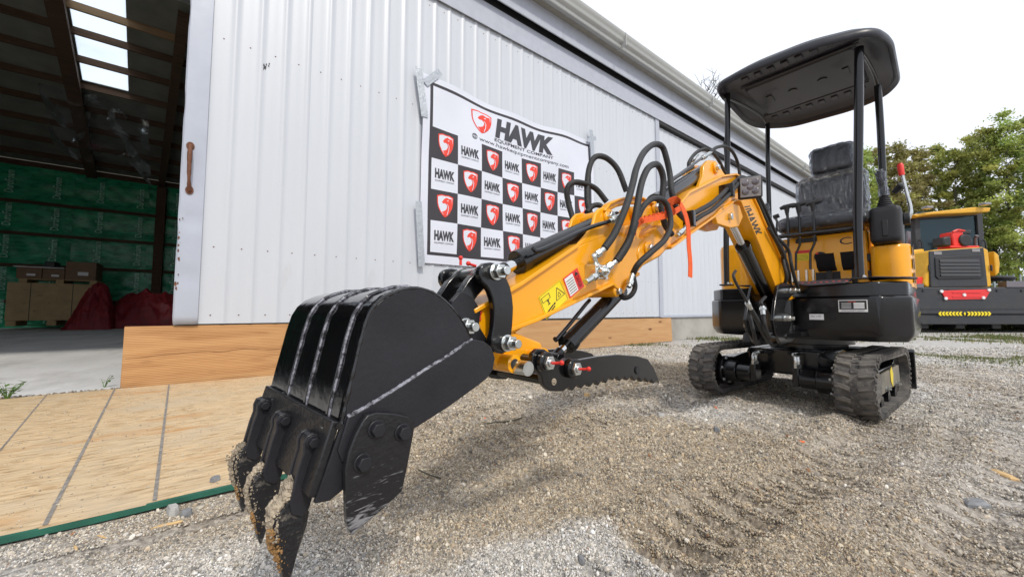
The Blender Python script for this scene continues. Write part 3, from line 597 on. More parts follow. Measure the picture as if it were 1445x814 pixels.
# purlins and a rafter
for i, y in enumerate((9.3, 10.3, 11.55, 12.95, 14.4, 15.9, 17.45, 18.9)):
    MB().box(-22, 22, y, y + .06, zq(y) - .22, zq(y) - .012).build('purlin', fresh_wood if i == 0 else dark_wood, barn)
roofq([(sl_(8) - .36, 8), (sl_(8) - .02, 8), (sl_(D) - .02, D), (sl_(D) - .36, D)], 'rafter', dark_wood, .18, -.42)
roofq([(-.74, 8), (-.50, 8), (-2.30, D), (-2.54, D)], 'rafter', dark_wood, .2, -.45)
roofq([(-7.0, 8), (-6.8, 8), (-8.2, D), (-8.4, D)], 'rafter', dark_wood, .2, -.45)
MB().box(-22, 22, D - .15, D - .02, 6.85, 7.1).build('wall_plate', dark_wood, barn)
MB().box(-2.50, -2.16, D - .55, D - .25, 0, 6.7).build('barn_post', dark_wood, barn)
MB().box(-8.2, -8.0, D - .55, D - .2, 0, 6.9).build('barn_post', dark_wood, barn)
for z in (1.05, 2.55, 3.9, 5.25): MB().box(-10, 2, D - .24, D - .16, z, z + .13).build('girt', dark_wood, barn)
# green foil insulation: sheets with wrinkles and vertical printed name
fo = None
for i in range(5):
    x0 = -10 + i * 2.4; n1, n2 = 26, 56; v = []; f = []
    for a in range(n1 + 1):
        for b in range(n2 + 1):
            x = x0 + 2.395 * a / n1; z = 6.86 * b / n2
            sag = .09 * abs(math.sin(PI * ((z - .2) % 1.4) / 1.4)); wr = .05 * mnoise.noise(Vector((x * 2.3 + z * 1.8, z * 3, i)))
            v.append((x, D - .10 - sag * .6 + wr, z))
    for a in range(n1):
        for b in range(n2): k = a * (n2 + 1) + b; f.append((k, k + n2 + 1, k + n2 + 2, k + 1))
    MB().add(v, f).build('foil_sheet', green_foil, barn, ang=80)
for i in range(6):
    xc = -8.40 + i * 1.30
    for z in (.1, 1.45, 2.78, 4.12, 5.5):
        z += .05 * (i % 2)
        put_text(MB(), 'DuroFoam', lambda u, v_, xc=xc, z=z: (xc + .24 - v_ * .24, D - .262, z + .08 + u * .95), .02).build('foil_print', foil_print, barn)
fl = MB(); fl.box(-22, 22, .02, D + .5, -.3, .012); tag(fl.build('floor', floor_m), kind='structure').parent = None
bpy.data.objects['floor'].location = (AX, AY, 0); bpy.data.objects['floor'].rotation_euler = (0, 0, WA)
sl = MB().box(-12, .32, -.18, .018, -.1, .004); o = tag(sl.build('door_sill', mat('earth_sill', (.36, .30, .22), .95, var=.25, vscale=6, bump=.6, bscale=50)), kind='structure'); o.location = (AX, AY, 0); o.rotation_euler = (0, 0, WA)
def WO(name, mb, m, label, cat, group=None, **kw):
    o = mb.build(name, m, None, **kw); o.location = (AX, AY, 0); o.rotation_euler = (0, 0, WA); return tag(o, label, cat, group)
def WE(name, label, cat, group=None, a=0, b=0, z=0):
    x, y = wall_xy(a, b); return empty(name, (x, y, z), WA, label, cat, group)
# crates and cartons at the back wall
c = WE('shipping_crate', 'long low plywood crate with dark straps at the back of the barn', 'crate', a=-6.0, b=17.6, z=.15)
MB().box(0, 2.19, -.5, .5, .20, 1.62).build('panel', crate_ply, c, bevel=.01)
for x in (.55, 1.6): MB().box(x, x + .02, -.506, .506, .198, 1.627).build('strap', black_lbl, c)
for x in (0.02, 1.0, 1.93): MB().box(x, x + .24, -.48, .48, 0, .19).build('skid', crate_ply, c)
MB().box(.03, 2.1, .3, .4, 0, .02).build('skid_board', dark_wood, c)
pl_ = WE('pallet', 'wooden pallet lying on top of the plywood crate', 'pallet', a=-5.75, b=17.6, z=1.775)
for k in range(5): MB().box(0, 1.98, -.5 + k * .22, -.38 + k * .22, .12, .15).build('deck_board', crate_ply, pl_)
for x in (.0, .9, 1.78): MB().box(x, x + .2, -.48, .48, 0, .118).build('block', crate_ply, pl_)
for (a0, a1, z1, lb) in ((-5.83, -5.22, .42, 'brown cardboard box on the pallet, leftmost under the white sheet'), (-5.20, -4.65, .40, 'brown cardboard box in the middle of the pallet'), (-4.63, -3.82, .72, 'tall brown cardboard box on the right end of the pallet')):
    c = WE('cardboard_box', lb, 'box', 'cardboard boxes on the pallet', a=a0, b=17.6, z=1.93)
    MB().box(0, a1 - a0, -.45, .45, 0, z1).build('carton', carton, c, bevel=.008)
    MB().box((a1 - a0) * .4, (a1 - a0) * .75, -.456, -.452, z1 * .25, z1 * .45).build('paper_label', white_lbl, c)
c = WO('packing_sheet', MB().box(-5.90, -4.66, 17.1, 18.1, 2.355, 2.385), white_lbl, 'thin white sheet lying across the two left cardboard boxes', 'sheet')
c = WO('equipment_case', MB().box(-5.22, -4.95, 17.3, 17.9, 2.39, 2.62), plastic_blk, 'small black case on the white sheet over the boxes', 'case', bevel=.02)
def heap(a0, a1, b0, b1, h, name, label, seed):
    n = 60; v = []; f = []
    for i in range(n + 1):
        for j in range(n + 1):
            u, w_ = i / n, j / n; x = a0 + (a1 - a0) * u; y = b0 + (b1 - b0) * w_
            e = (max(0, math.sin(PI * u ** (.8 if seed == 5 else 1.5))) ** .6) * (max(0, math.sin(PI * w_)) ** .5)
            v.append((x, y, .0 + h * e * (1 + .25 * mnoise.noise(Vector((u * 3.5, w_ * 3, seed)))) - .45 * abs(mnoise.noise(Vector((u * 5, w_ * 5, seed)))) - .22 * abs(mnoise.noise(Vector((u * 12, w_ * 12, seed + 3))))))
    for i in range(n):
        for j in range(n): k = i * (n + 1) + j; f.append((k, k + n + 1, k + n + 2, k + 1))
    return WO(name, MB().add(v, f), red_tarp, label, 'tarp', ang=60)
heap(-4.35, -3.0, 15.6, 17.0, 1.75, 'red_tarp_heap', 'dark red tarpaulin slumped against the plywood crate', 1)
heap(-3.5, -.6, 16.2, 18.8, 1.70, 'red_tarp_heap', 'long low heap of dark red tarpaulin beside the barn post', 5)
# hanging clear plastic below the rafters
n1, n2 = 30, 30; v = []; f = []
for i in range(n1 + 1):
    for j in range(n2 + 1):
        u, w_ = i / n1, j / n2; x = -4.5 + 2.5 * u
        z = zq(13.2) - .25 - w_ * (1.7 + .9 * u) * (.85 + .15 * math.sin(u * 7)); v.append((x, 13.2 + .35 * mnoise.noise(Vector((u * 5, w_ * 4, 2))) + 1.3 * w_, z))
for i in range(n1):
    for j in range(n2): k = i * (n2 + 1) + j; f.append((k, k + n2 + 1, k + n2 + 2, k + 1))
WO('plastic_sheet', MB().add(v, f), film_thin, 'torn clear plastic sheet hanging below the skylight inside the barn', 'plastic sheet', ang=80)

# ---- timber boards against the wall foot
b1 = MB().box(0, 4.32, -.055, .0, -.0, .56).build('timber_board', board_a, None, bevel=.004); b1.location = (*wall_xy(0, -.02), 0); b1.rotation_euler = (R(-2), 0, WA)
cr_ = MB(); cv_ = []
for i in range(41):
    x = .02 + 2.9 * i / 40; z = .27 + .03 * math.sin(x * 2.1) + .018 * mnoise.noise(Vector((x * 5, 1, 2))); t_ = .0015 + .003 * abs(mnoise.noise(Vector((x * 7, 3, 1))))
    cv_ += [(x, -.0556, z - t_), (x, -.0556, z + t_)]
cr_.add(cv_, [(2 * i, 2 * i + 2, 2 * i + 3, 2 * i + 1) for i in range(40)]); cr_.build('crack', mat('wood_crack', (.12, .05, .02), .9), b1, smooth=False)
tag(b1, 'wide amber timber board standing on edge beside the barn doorway', 'board')
b2 = MB().box(0, 4.70, -.05, .0, -.0, .54).build('timber_board', board_b, None, bevel=.004); b2.location = (*wall_xy(4.36, -.02), 0); b2.rotation_euler = (R(-2), 0, WA)
tag(b2, 'paler timber board with dark knots standing behind the excavator arm', 'board')

# ---- strand board sheet on the ground
os_ = empty('strand_board', (*wall_xy(-4.55, -3.0), 0), WA, 'large tan strand board sheet lying flat before the barn doorway', 'board')
v = []; f = []; nx, ny = 70, 26
def osh(x, y): return .020 + .004 * mnoise.noise(Vector((x * .8, y * .8, 4)))
for i in range(nx + 1):
    for j in range(ny + 1):
        x = 5.70 * i / nx; y = 2.86 * j / ny; v.append((x + (0.006 * mnoise.noise(Vector((x * 9, y * 9, 1))) if j in (0, ny) else 0), y, osh(x, y)))
for i in range(nx):
    for j in range(ny): k = i * (ny + 1) + j; f.append((k, k + ny + 1, k + ny + 2, k + 1))
MB().add(v, f).build('sheet_face', osb, os_, ang=80)
mb = MB(); mb.band([(x * .2, .012 + .003 * math.sin(x * 1.7)) for x in range(0, 29)] + [(5.70, .012)], -.006, .012, .018); mb.build('painted_edge', green_edge, os_)
MB().box(0, 5.70, 2.85, 2.862, -.01, .018).build('board_edge', osb, os_); MB().box(5.695, 5.71, .0, 2.86, -.01, .018).build('board_edge', osb, os_)
lines = [[(4.452, 1.155), (4.172, 2.716)], [(4.889, 0.074), (4.549, 2.714)], [(5.148, 0.038), (4.891, 2.747)]]
for k, ln in enumerate(lines):
    (x0, y0), (x1, y1) = ln; dx, dy = x1 - x0, y1 - y0; 
    t0 = (0.02 - y0) / dy; t1 = (2.84 - y0) / dy; x0_, x1_ = x0 + dx * t0, x0 + dx * t1; hw = .0058 if k else .0035
    mb = MB(); nn = 40; v = []
    for i in range(nn + 1):
        u = i / nn; x = x0_ + (x1_ - x0_) * u; y = .02 + 2.82 * u; j_ = .0025 * mnoise.noise(Vector((u * 40, k, 0))); q = osh(x, y) + .0018
        v += [(x - hw + j_, y, q), (x + hw + j_, y, q)]
    mb.add(v, [(2 * i, 2 * i + 1, 2 * i + 3, 2 * i + 2) for i in range(nn)]); mb.build('printed_line', osb_ink, os_)

# ================================================================== BANNER
ban = WE('banner', 'white banner with black and red checkered print taped to the barn wall', 'banner', a=0, b=-.105, z=0)
U0, U1, V0, V1 = 2.93, 6.18, 1.52, 3.90
HV = 3.30; CW = (U1 - U0) / 8; CH = (HV - V0) / 4
def bw(u, v_):
    """cloth relief: outward offset and sag of the top edge"""
    s = (u - 2.78) / 3.5
    d = .018 * math.sin(u * 2.3 + v_ * 1.1) + .010 * math.sin(u * 5.1 - v_ * 2.7) + .012 * mnoise.noise(Vector((u * 1.7, v_ * 1.7, 0)))
    dz = -.07 * math.sin(PI * max(0, min(1, s))) * max(0, (v_ - 2.2) / 1.8) + .012 * math.sin(u * 6) * max(0, (v_ - 3.2))
    return d, dz
def bp_(u, v_, o=0): d, dz = bw(u, v_); return (u, d - o, v_ + dz)
us = sorted(set([2.78, 2.86, U0 - .045, U0] + [U0 + CW * i + CW * j / 4 for i in range(8) for j in range(4)] + [U1, U1 + .045, 6.26, 6.30]))
vs_ = sorted(set([1.36, 1.44, V0 - .045, V0] + [V0 + CH * i + CH * j / 4 for i in range(4) for j in range(4)] + [HV, HV + .15, HV + .3, HV + .45, V1, V1 + .045, V1 + .08, 4.03]))
mb = MB(); pts = [bp_(u, v_) for u in us for v_ in vs_]; fs = []; ms = []
for i in range(len(us) - 1):
    for j in range(len(vs_) - 1):
        u, v_ = (us[i] + us[i + 1]) / 2, (vs_[j] + vs_[j + 1]) / 2; blk = 0
        if U0 < u < U1 and V0 < v_ < HV: blk = 1 if (int((u - U0) / CW) + int((HV - v_) / CH)) % 2 == 0 else 0
        elif U0 - .045 < u < U1 + .045 and V0 - .045 < v_ < V1 + .045 and not (U0 < u < U1 and V0 < v_ < V1): blk = 1
        k = i * len(vs_) + j; fs.append((k, k + len(vs_), k + len(vs_) + 1, k + 1)); ms.append(blk)
mb.v = pts; mb.f = fs; mb.m = ms; mb.build('banner_cloth', [ban_white, ban_black], ban, ang=80)
shield = [(0, .93), (.12, .96), (.30, 1.0), (.5, .985), (.72, 1.0), (.9, .96), (1, .93), (.99, .62), (.93, .42), (.80, .22), (.65, .08), (.5, 0), (.35, .08), (.2, .22), (.07, .42), (.01, .62)]
head = [(.30, .66), (.42, .80), (.58, .885), (.74, .84), (.90, .86), (.93, .62), (.88, .40), (.76, .22), (.62, .09), (.52, .04), (.40, .13), (.30, .24), (.42, .27), (.55, .34), (.62, .46), (.60, .56), (.50, .62), (.38, .60)]
eyeP = [(.60, .745), (.68, .775), (.72, .745), (.66, .72)]
def inset(poly, k, c=(.5, .55)): return [(c[0] + (x - c[0]) * k, c[1] + (y - c[1]) * k) for x, y in poly]
def logo(u0, v0, wd, ht, name='shield_print'):
    lb = MB()
    for li, (poly, mi) in enumerate(((shield, 0), (inset(shield, .88), 1), (head, 0), (eyeP, 1))):
        lb.mi = mi; lb.add([bp_(u0 + x * wd, v0 + y * ht, .0025 + .0012 * li) for x, y in poly], [list(range(len(poly)))])
    lb.mi = 1
    ln = [(.60, .60), (.68, .48), (.66, .30), (.58, .10)]
    vv = []
    for x, y in ln: vv += [bp_(u0 + x * wd, v0 + y * ht, .0085), bp_(u0 + (x + .035) * wd, v0 + y * ht, .0085)]
    lb.add(vv, [(2 * i, 2 * i + 1, 2 * i + 3, 2 * i + 2) for i in range(3)])
    lb.build(name, [ban_red, ban_white], ban, smooth=False)
def words(txt, u0, u1, v0, v1, name, m, off=0., shear=0.):
    put_text(MB(), txt, lambda a, b: bp_(u0 + (u1 - u0) * a + shear * b, v0 + (v1 - v0) * b, .004), off).build(name, m, ban, smooth=False)
for r_ in range(4):
    for c_ in range(8):
        u0 = U0 + c_ * CW; v0 = HV - (r_ + 1) * CH
        if (r_ + c_) % 2 == 0: logo(u0 + CW * .22, v0 + CH * .14, CW * .60, CH * .74)
        else:
            words('HAWK', u0 + CW * .13, u0 + CW * .87, v0 + CH * .38, v0 + CH * .70, 'word_print', ban_grey, .055)
            words('EQUIPMENT COMPANY', u0 + CW * .14, u0 + CW * .86, v0 + CH * .27, v0 + CH * .33, 'word_print', ban_grey)
logo(3.565, 3.475, .37, .36, 'shield_print')
words('HAWK', 4.00, 5.22, 3.50, 3.84, 'word_print', ban_grey, .065, .05)
words('EQUIPMENT COMPANY', 3.99, 5.24, 3.42, 3.485, 'word_print', ban_grey, .01)
words('www.hawkequipmentcompany.com', 3.70, 5.62, 3.325, 3.405, 'word_print', ban_grey)
gl = MB(); cx_, cy_, rr = 3.62, 3.385, .045
for rx in (1, .45): 
    q = [(cx_ + rr * rx * math.cos(t), cy_ + rr * math.sin(t)) for t in np.linspace(0, 2 * PI, 25)]; p = [(cx_ + (rr * rx - .007) * math.cos(t), cy_ + (rr - .007) * math.sin(t)) for t in np.linspace(0, 2 * PI, 25)]
    gl.add([bp_(*z, .004) for z in q + p], [(i, i + 1, 26 + i, 25 + i) for i in range(24)])
for dv in (-.018, .018): gl.add([bp_(cx_ - .04, cy_ + dv - .003, .0045), bp_(cx_ + .04, cy_ + dv - .003, .0045), bp_(cx_ + .04, cy_ + dv + .003, .0045), bp_(cx_ - .04, cy_ + dv + .003, .0045)], [(0, 1, 2, 3)])
gl.build('globe_print', ban_grey, ban, smooth=False)
for i, (p, q, wd) in enumerate((((2.70, 4.06), (2.80, 3.38), .05), ((2.80, 3.86), (3.03, 4.12), .05), ((2.73, 2.18), (2.79, 1.30), .045), ((6.22, 4.22), (6.27, 3.60), .05), ((6.12, 3.98), (6.36, 4.10), .04))):
    dx, dz = q[0] - p[0], q[1] - p[1]; L_ = math.hypot(dx, dz); nx_, nz_ = -dz / L_ * wd, dx / L_ * wd; v = []
    for k in range(9):
        t = k / 8; o = .040 + .006 * mnoise.noise(Vector((t * 4, i, 0)))
        v += [(p[0] + dx * t - nx_, -o, p[1] + dz * t - nz_), (p[0] + dx * t + nx_, -o - .003, p[1] + dz * t + nz_)]
    MB().add(v, [(2 * k, 2 * k + 1, 2 * k + 3, 2 * k + 2) for k in range(8)]).build('tape_strip', tape_m, ban, ang=80)

# ================================================================== EXCAVATOR
ex = empty('mini_excavator', (EX, EY, 0), EA, 'orange and black mini excavator on rubber tracks with canopy and arm stretched toward the camera', 'excavator')
UT = Matrix.Rotation(R(-4.5), 4, 'Z')
def U(mb): mb.T = UT; return mb
# ---- tracks
def stadium(r, xf, xr, zc, n=14):
    p = []
    for i in range(n + 1): t = -PI / 2 + PI * i / n; p.append((xf + r * math.cos(t), zc + r * math.sin(t)))
    for i in range(n + 1): t = PI / 2 + PI * i / n; p.append((xr + (r - .01) * math.cos(t), zc - .01 + (r - .01) * math.sin(t)))
    return p
def loop_pts(r, xf, xr, zc, n):
    L = (xf - xr); per = 2 * L + 2 * PI * r; o = []
    for i in range(n):
        s = per * i / n
        if s < L: o.append((xr + s, zc + r, 0.))
        elif s < L + PI * r: t = (s - L) / r; o.append((xf + r * math.sin(t), zc + r * math.cos(t), t))
        elif s < 2 * L + PI * r: q = s - L - PI * r; o.append((xf - q, zc - r, PI))
        else: t = (s - 2 * L - PI * r) / r; o.append((xr - r * math.sin(t), zc - r * math.cos(t), PI + t))
    return o
TR, TF, TB, TZ = .190, .56, -.42, .212
lugsrc = None
for yc in (.42, -.535):
    st = stadium(TR, TF, TB, TZ); ins = stadium(TR - .028, TF, TB, TZ)
    m = len(st); v = []; f = []
    for y in (yc - .099, yc + .099): v += [(a, y, b) for a, b in st] + [(a, y, b) for a, b in ins]
    for i in range(m):
        j = (i + 1) % m
        f += [(i, j, 2 * m + j, 2 * m + i), (m + i, 3 * m + i, 3 * m + j, m + j), (i, m + i, m + j, j), (2 * m + i, 2 * m + j, 3 * m + j, 3 * m + i)]
    trk = U(MB()).add(v, f).build('track', rubber, ex)
    trk.data.flip_normals()
    if lugsrc is None:
        lg = MB()
        # two slanted bars plus centre block, local: x along track, y across, z out
        for sgn in (-1, 1):
            p = [(-.022, sgn * .097), (.016, sgn * .097), (.024, sgn * .058), (.040, sgn * .022), (.006, sgn * .018), (-.010, sgn * .055)]
            q = [(x * .72 + .002, y * .985) for x, y in p]
            lg.loft([[(x, y, -.004) for x, y in p], [(x, y, .010) for x, y in q], [(x * .9, y * .98, .0135) for x, y in q]]) if sgn > 0 else lg.loft([[(x, y, -.004) for x, y in p[::-1]], [(x, y, .010) for x, y in q[::-1]], [(x * .9, y * .98, .0135) for x, y in q[::-1]]])
        lg.box(-.030, -.004, -.017, .017, -.004, .006)
    k = 0
    for (x, z, t) in loop_pts(TR, TF, TB, TZ, 40):
        o = lg.build('track_lug', rubber, trk, smooth=True, ang=30) if lugsrc is None else inst(lugsrc, 'track_lug', trk)
        if lugsrc is None: lugsrc = o
        P = UT @ Vector((x, yc, z)); o.location = P; o.rotation_euler = (0, 0, 0)
        o.rotation_mode = 'QUATERNION'; o.rotation_quaternion = (UT.to_quaternion() @ Matrix.Rotation(t, 4, 'Y').to_quaternion()); k += 1
    s = 1 if yc > 0 else -1
    # edge ribs on inner/outer rim
    mb = U(MB())
    for (x, z, t) in loop_pts(TR - .005, TF, TB, TZ, 80):
        c_, s_ = math.cos(t), math.sin(t)
        for yy in (yc - .101, yc + .101):
            P = [(x + c_ * a + s_ * b, yy + d, z - s_ * a + c_ * b) for a in (-.012, .008) for d in (-.004, .004) for b in (-.022, .012)]
            mb.add(P, [(0, 1, 3, 2), (4, 6, 7, 5), (0, 4, 5, 1), (2, 3, 7, 6), (0, 2, 6, 4), (1, 5, 7, 3)])
    tag(mb.build('edge_rib', rubber, trk, smooth=False), kind='stuff')
    fr = U(MB()); fr.prism([(TF - .06, TZ - .06), (TF - .02, TZ + .05), (TF - .12, TZ + .08), (TB + .12, TZ + .08), (TB + .02, TZ + .03), (TB + .05, TZ - .05), (TF - .2, TZ - .10)], yc - .055, yc + .055)
    fo_ = fr.build('track_frame', black_paint, ex, bevel=.006)
    mb = U(MB()); mb.prism([(TF - .16, TZ - .07), (TF - .12, TZ + .06), (TB + .14, TZ + .07), (TB + .10, TZ - .06)], yc + s * .058, yc + s * .075); mb.build('side_cover', mat('dusty_steel_cover', (.10, .095, .08), .6, var=.3, dirt=(.25, .22, .17), dlo=.4, dhi=.7) if 'dusty_steel_cover' not in MATS else MATS['dusty_steel_cover'], fo_, bevel=.004)
    mb = U(MB()); mb.cyl((TF, yc - .05, TZ), (TF, yc + .05, TZ), TR - .045, n=28); mb.cyl((TF, yc - .085, TZ), (TF, yc + .085, TZ), .10, n=24); mb.build('sprocket', black_paint, fo_, bevel=.004)
    mb = U(MB()); mb.cyl((TB, yc - .045, TZ - .01), (TB, yc + .045, TZ - .01), TR - .04, n=28); mb.cyl((TB, yc - .06, TZ - .01), (TB, yc + .06, TZ - .01), .07, n=20); mb.build('idler', black_paint, fo_, bevel=.004)
    for xr in (-.22, .05, .30):
        U(MB()).cyl((xr, yc - .06, .075), (xr, yc + .06, .075), .045, n=16).build('roller', black_paint, fo_)
    if s > 0:
        mb = U(MB()); mb.prism([(.02, .15), (.09, .20), (.10, .27), (.04, .30), (-.01, .24)], yc + .0775, yc + .0785); mb.build('warning_label', yellow_lbl, fo_)
        for p in ((.28, .17), (-.12, .16)): U(MB()).bolt((p[0], yc + .075, p[1]), (0, 1, 0), .016, .018).build('bolt', zinc, fo_)
    # drive motor on the inner side
    y0 = yc - s * .10; y1 = yc - s * .36
    mo = U(MB()); mo.cyl((TF, y0, TZ), (TF, y0 - s * .03, TZ), .115, n=28); mo.cyl((TF, y0 - s * .03, TZ), (TF, y0 - s * .12, TZ), .085, n=28); mo.cyl((TF, y0 - s * .12, TZ), (TF, y0 - s * .22, TZ), .066, n=24)
    mo.box(TF - .055, TF + .055, min(y0 - s * .22, y1), max(y0 - s * .22, y1), TZ - .055, TZ + .075)
    mo_ = mo.build('drive_motor', black_paint, ex, bevel=.005)
    for t in range(6):
        a = t * PI / 3 + .3; U(MB()).bolt((TF + .10 * math.cos(a), y0 - s * .03, TZ + .10 * math.sin(a)), (0, -s, 0), .010, .012, False).build('bolt', zinc, mo_)
    for dx in (-.02, .035):
        mb = U(MB()); mb.tube([(TF + dx, y0 - s * .24, TZ + .07), (TF + dx, y0 - s * .24, TZ + .14), (TF + dx - .03, y0 - s * .25, TZ + .165), (TF + dx - .07, y0 - s * .27, TZ + .165)], .011, 8, smooth=4)
        mb.cyl((TF + dx, y0 - s * .24, TZ + .065), (TF + dx, y0 - s * .24, TZ + .10), .016, n=6); mb.cyl((TF + dx - .045, y0 - s * .26, TZ + .165), (TF + dx - .08, y0 - s * .275, TZ + .165), .015, n=6); mb.build('elbow_fitting', zinc, mo_)
        U(MB()).tube([(TF + dx - .08, y0 - s * .275, TZ + .165), (TF - .15, y0 - s * .32, TZ + .165), (TF - .3, yc * .4, TZ + .16), (.05, yc * .2, TZ + .2)], .011, 8, smooth=5).build('hydraulic_hose', hose_rub, ex)
# centre frame, slew ring, blade
mb = U(MB()); mb.prism([(.40, -.30), (.44, -.07), (.40, .17), (-.3, .17), (-.34, -.07), (-.3, -.3)], .22, .40, 'z')
mb.loft([[(.34, -.45, .30), (.34, -.45, .24), (-.25, -.45, .24), (-.25, -.45, .30)], [(.40, -.22, .405), (.40, -.22, .22), (-.3, -.22, .22), (-.3, -.22, .405)]])
mb.loft([[(.40, .10, .405), (.40, .10, .22), (-.3, .10, .22), (-.3, .10, .405)], [(.34, .32, .30), (.34, .32, .24), (-.25, .32, .24), (-.25, .32, .30)]])
mb.build('centre_frame', black_paint, ex, bevel=.008)
mb = MB(); mb.cyl((0, 0, .40), (0, 0, .44), .26, n=40); mb.cyl((0, 0, .44), (0, 0, .50), .30, n=40); mb.build('slew_ring', black_paint, ex, bevel=.004)
mb = U(MB()); mb.prism([(-.72, .05), (-.70, .10), (-.72, .22), (-.70, .36), (-.73, .38), (-.76, .22), (-.74, .05)], -.66, .54)
for y in (-.3, .17): mb.box(-.72, -.25, y - .03, y + .03, .16, .22)
mb.build('dozer_blade', black_paint, ex, bevel=.005)
# ---- upper structure: black base shell
def rr(pts, r=.05, n=5):
    o = []; m = len(pts)
    for i in range(m):
        p = Vector(pts[i]); a = (Vector(pts[i - 1]) - p); b = (Vector(pts[(i + 1) % m]) - p); k = min(r, a.length * .45, b.length * .45); a.normalize(); b.normalize()
        s0, s1 = p + a * k, p + b * k
        for j in range(n + 1): t = j / n; o.append(tuple((1 - t) ** 2 * s0 + 2 * t * (1 - t) * p + t * t * s1))
    return o
base = rr([(.60, -.14), (.60, .49), (.47, .63), (-.25, .65), (-.60, .45), (-.66, 0), (-.60, -.45), (-.30, -.66), (.24, -.66), (.40, -.54), (.44, -.16)], .022, 3)
def shell(fp, z0, z1, ch=.10, lip=.0):
    c = (0, 0); rings = []
    sc = lambda k: [(x * k, y * k) for x, y in fp]
    rings.append([(x, y, z0) for x, y in sc(.95)]); rings.append([(x, y, z0 + ch * .55) for x, y in sc(.99)]); rings.append([(x, y, z0 + ch) for x, y in fp]); rings.append([(x, y, z1 - .012) for x, y in fp]); rings.append([(x, y, z1) for x, y in sc(.985)])
    return rings
sh = MB(); sh.loft(shell(base, .50, .80, .075)); sh.loft([[(x * .975, y * .975, .801) for x, y in base], [(x * .975, y * .975, .885) for x, y in base], [(x * .965, y * .965, .893) for x, y in base]])
body = sh.build('base_shell', black_paint, ex, bevel=.003, ang=22)
MB().box(.603, .6055, .205, .345, .665, .775) if 0 else None
# id plate (black with white border and lettering) on the shell front
pv = MB(); pv.box(.6005, .603, .285, .430, .695, .775); ip = pv.build('identity_plate', white_lbl, ex)
MB().box(.603, .6042, .290, .425, .712, .770).build('plate_field', black_lbl, ip)
pt = MB()
for i in range(5): pt.box(.6043, .6047, .30 + .002 * (i % 2), .35, .720 + i * .008, .7225 + i * .008); pt.box(.6043, .6047, .362, .415, .718 + i * .008, .7245 + i * .008)
tag(pt.build('plate_print', white_lbl, ip), kind='stuff')
put_text(MB(), 'HAWK', lambda u, v_: (.6048, .335 + u * .04, .759 + v_ * .008)).build('plate_lettering', red_lbl, ip)
put_text(MB(), 'HAWK EQUIPMENT COMPANY', lambda u, v_: (.6036, .300 + u * .115, .698 + v_ * .009)).build('plate_lettering', black_lbl, ip)
st = MB().box(.6005, .6025, .125, .205, .640, .680).build('sticker', white_lbl, ex)
put_text(MB(), 'No. 2 85', lambda u, v_: (.6027, .135 + u * .055, .660 + v_ * .010)).build('sticker_print', black_lbl, st)
for y, z in ((.255, .745), (.255, .655), (.21, .71), (.13, .71)): MB().bolt((.60, y, z), (1, 0, 0), .014, .008, False).build('bolt', black_paint, ex)
MB().box(.46, .49, .600, .6265, .70, .80).build('side_sticker', white_lbl, ex) if 0 else None
MB().tube([(.42, -.30, .50), (.44, -.30, .47), (.44, -.30, .45)], .05, 16).build('rubber_stop', plastic_blk, ex)
mb = MB(); mb.cyl((.46, -.28, .565), (.46, -.28, .60), .055, n=20); mb.build('filler_cap', zinc, ex, bevel=.004)
# ---- orange bodywork
def panelbox(fp, z0, z1, name, m, rnd=.03, top=.03):
    r0 = rr(fp, rnd); cx = sum(p[0] for p in r0) / len(r0); cy = sum(p[1] for p in r0) / len(r0)
    def s(k): return [((x - cx) * k + cx, (y - cy) * k + cy) for x, y in r0]
    mb = MB(); mb.loft([[(x, y, z0) for x, y in s(1)], [(x, y, z1 - top) for x, y in s(1)], [(x, y, z1 - top * .3) for x, y in s(.985)], [(x, y, z1) for x, y in s(.94)]])
    return mb.build(name, m, ex, ang=40)
seatbox = panelbox([(.14, -.26), (.14, .415), (-.40, .415), (-.40, -.26)], .87, 1.31, 'seat_box', orange, .02, .015)
hood = panelbox([(-.30, .56), (-.56, .42), (-.63, 0), (-.56, -.42), (-.30, -.60)], .87, 1.36, 'engine_hood', orange, .10, .06)
far = panelbox([(.20, -.36), (-.30, -.34), (-.30, -.64), (.06, -.64), (.18, -.56)], .885, 1.31, 'side_cowl', orange, .07, .06)
nearc = panelbox([(.20, .425), (.22, .57), (.14, .63), (-.25, .64), (-.32, .56), (-.32, .425)], .87, 1.175, 'side_cowl', orange, .04, .03)
for k in range(3):
    z = .90 + k * .10; g_ = MB(); g_.prism([(.02, z), (.12, z), (.12, z + .07), (.02, z + .075)], .6365, .640); lv = g_.build('vent_grille', plastic_blk, nearc)
    for j in range(5): MB().box(.025, .115, .640, .644, z + .008 + j * .013, z + .014 + j * .013).build('slat', orange, nearc) if 0 else None
for y0, y1, z0, z1 in ((.225, .226, 0, 0),): pass
mb = MB(); put_text(mb, 'CE', lambda u, v_: (.1425, .255 + u * .13, 1.215 + v_ * .055), .0); mb.build('mark_lettering', black_lbl, seatbox)
MB().box(.141, .148, -.02, .12, 1.262, 1.30).build('control_plate', plastic_blk, seatbox, bevel=.003)
k_ = MB(); k_.cyl((.14, .135, 1.135), (.150, .135, 1.135), .04, n=24); kd = k_.build('switch_dial', plastic_blk, seatbox)
MB().prism([(.115, 1.10), (.128, 1.135), (.120, 1.175), (.108, 1.165), (.112, 1.135), (.105, 1.105)], .152, .160, 'x').build('red_lever', red_plastic, seatbox, bevel=.002)
wl = MB().box(.1405, .142, -.03, .07, 1.115, 1.20).build('warning_label', yellow_lbl, seatbox); MB().box(.142, .1428, -.03, .07, 1.175, 1.20).build('label_band', red_lbl, seatbox)
tp = MB()
for i in range(5): tp.box(.1421, .1427, -.022, .058, 1.122 + i * .010, 1.1245 + i * .010)
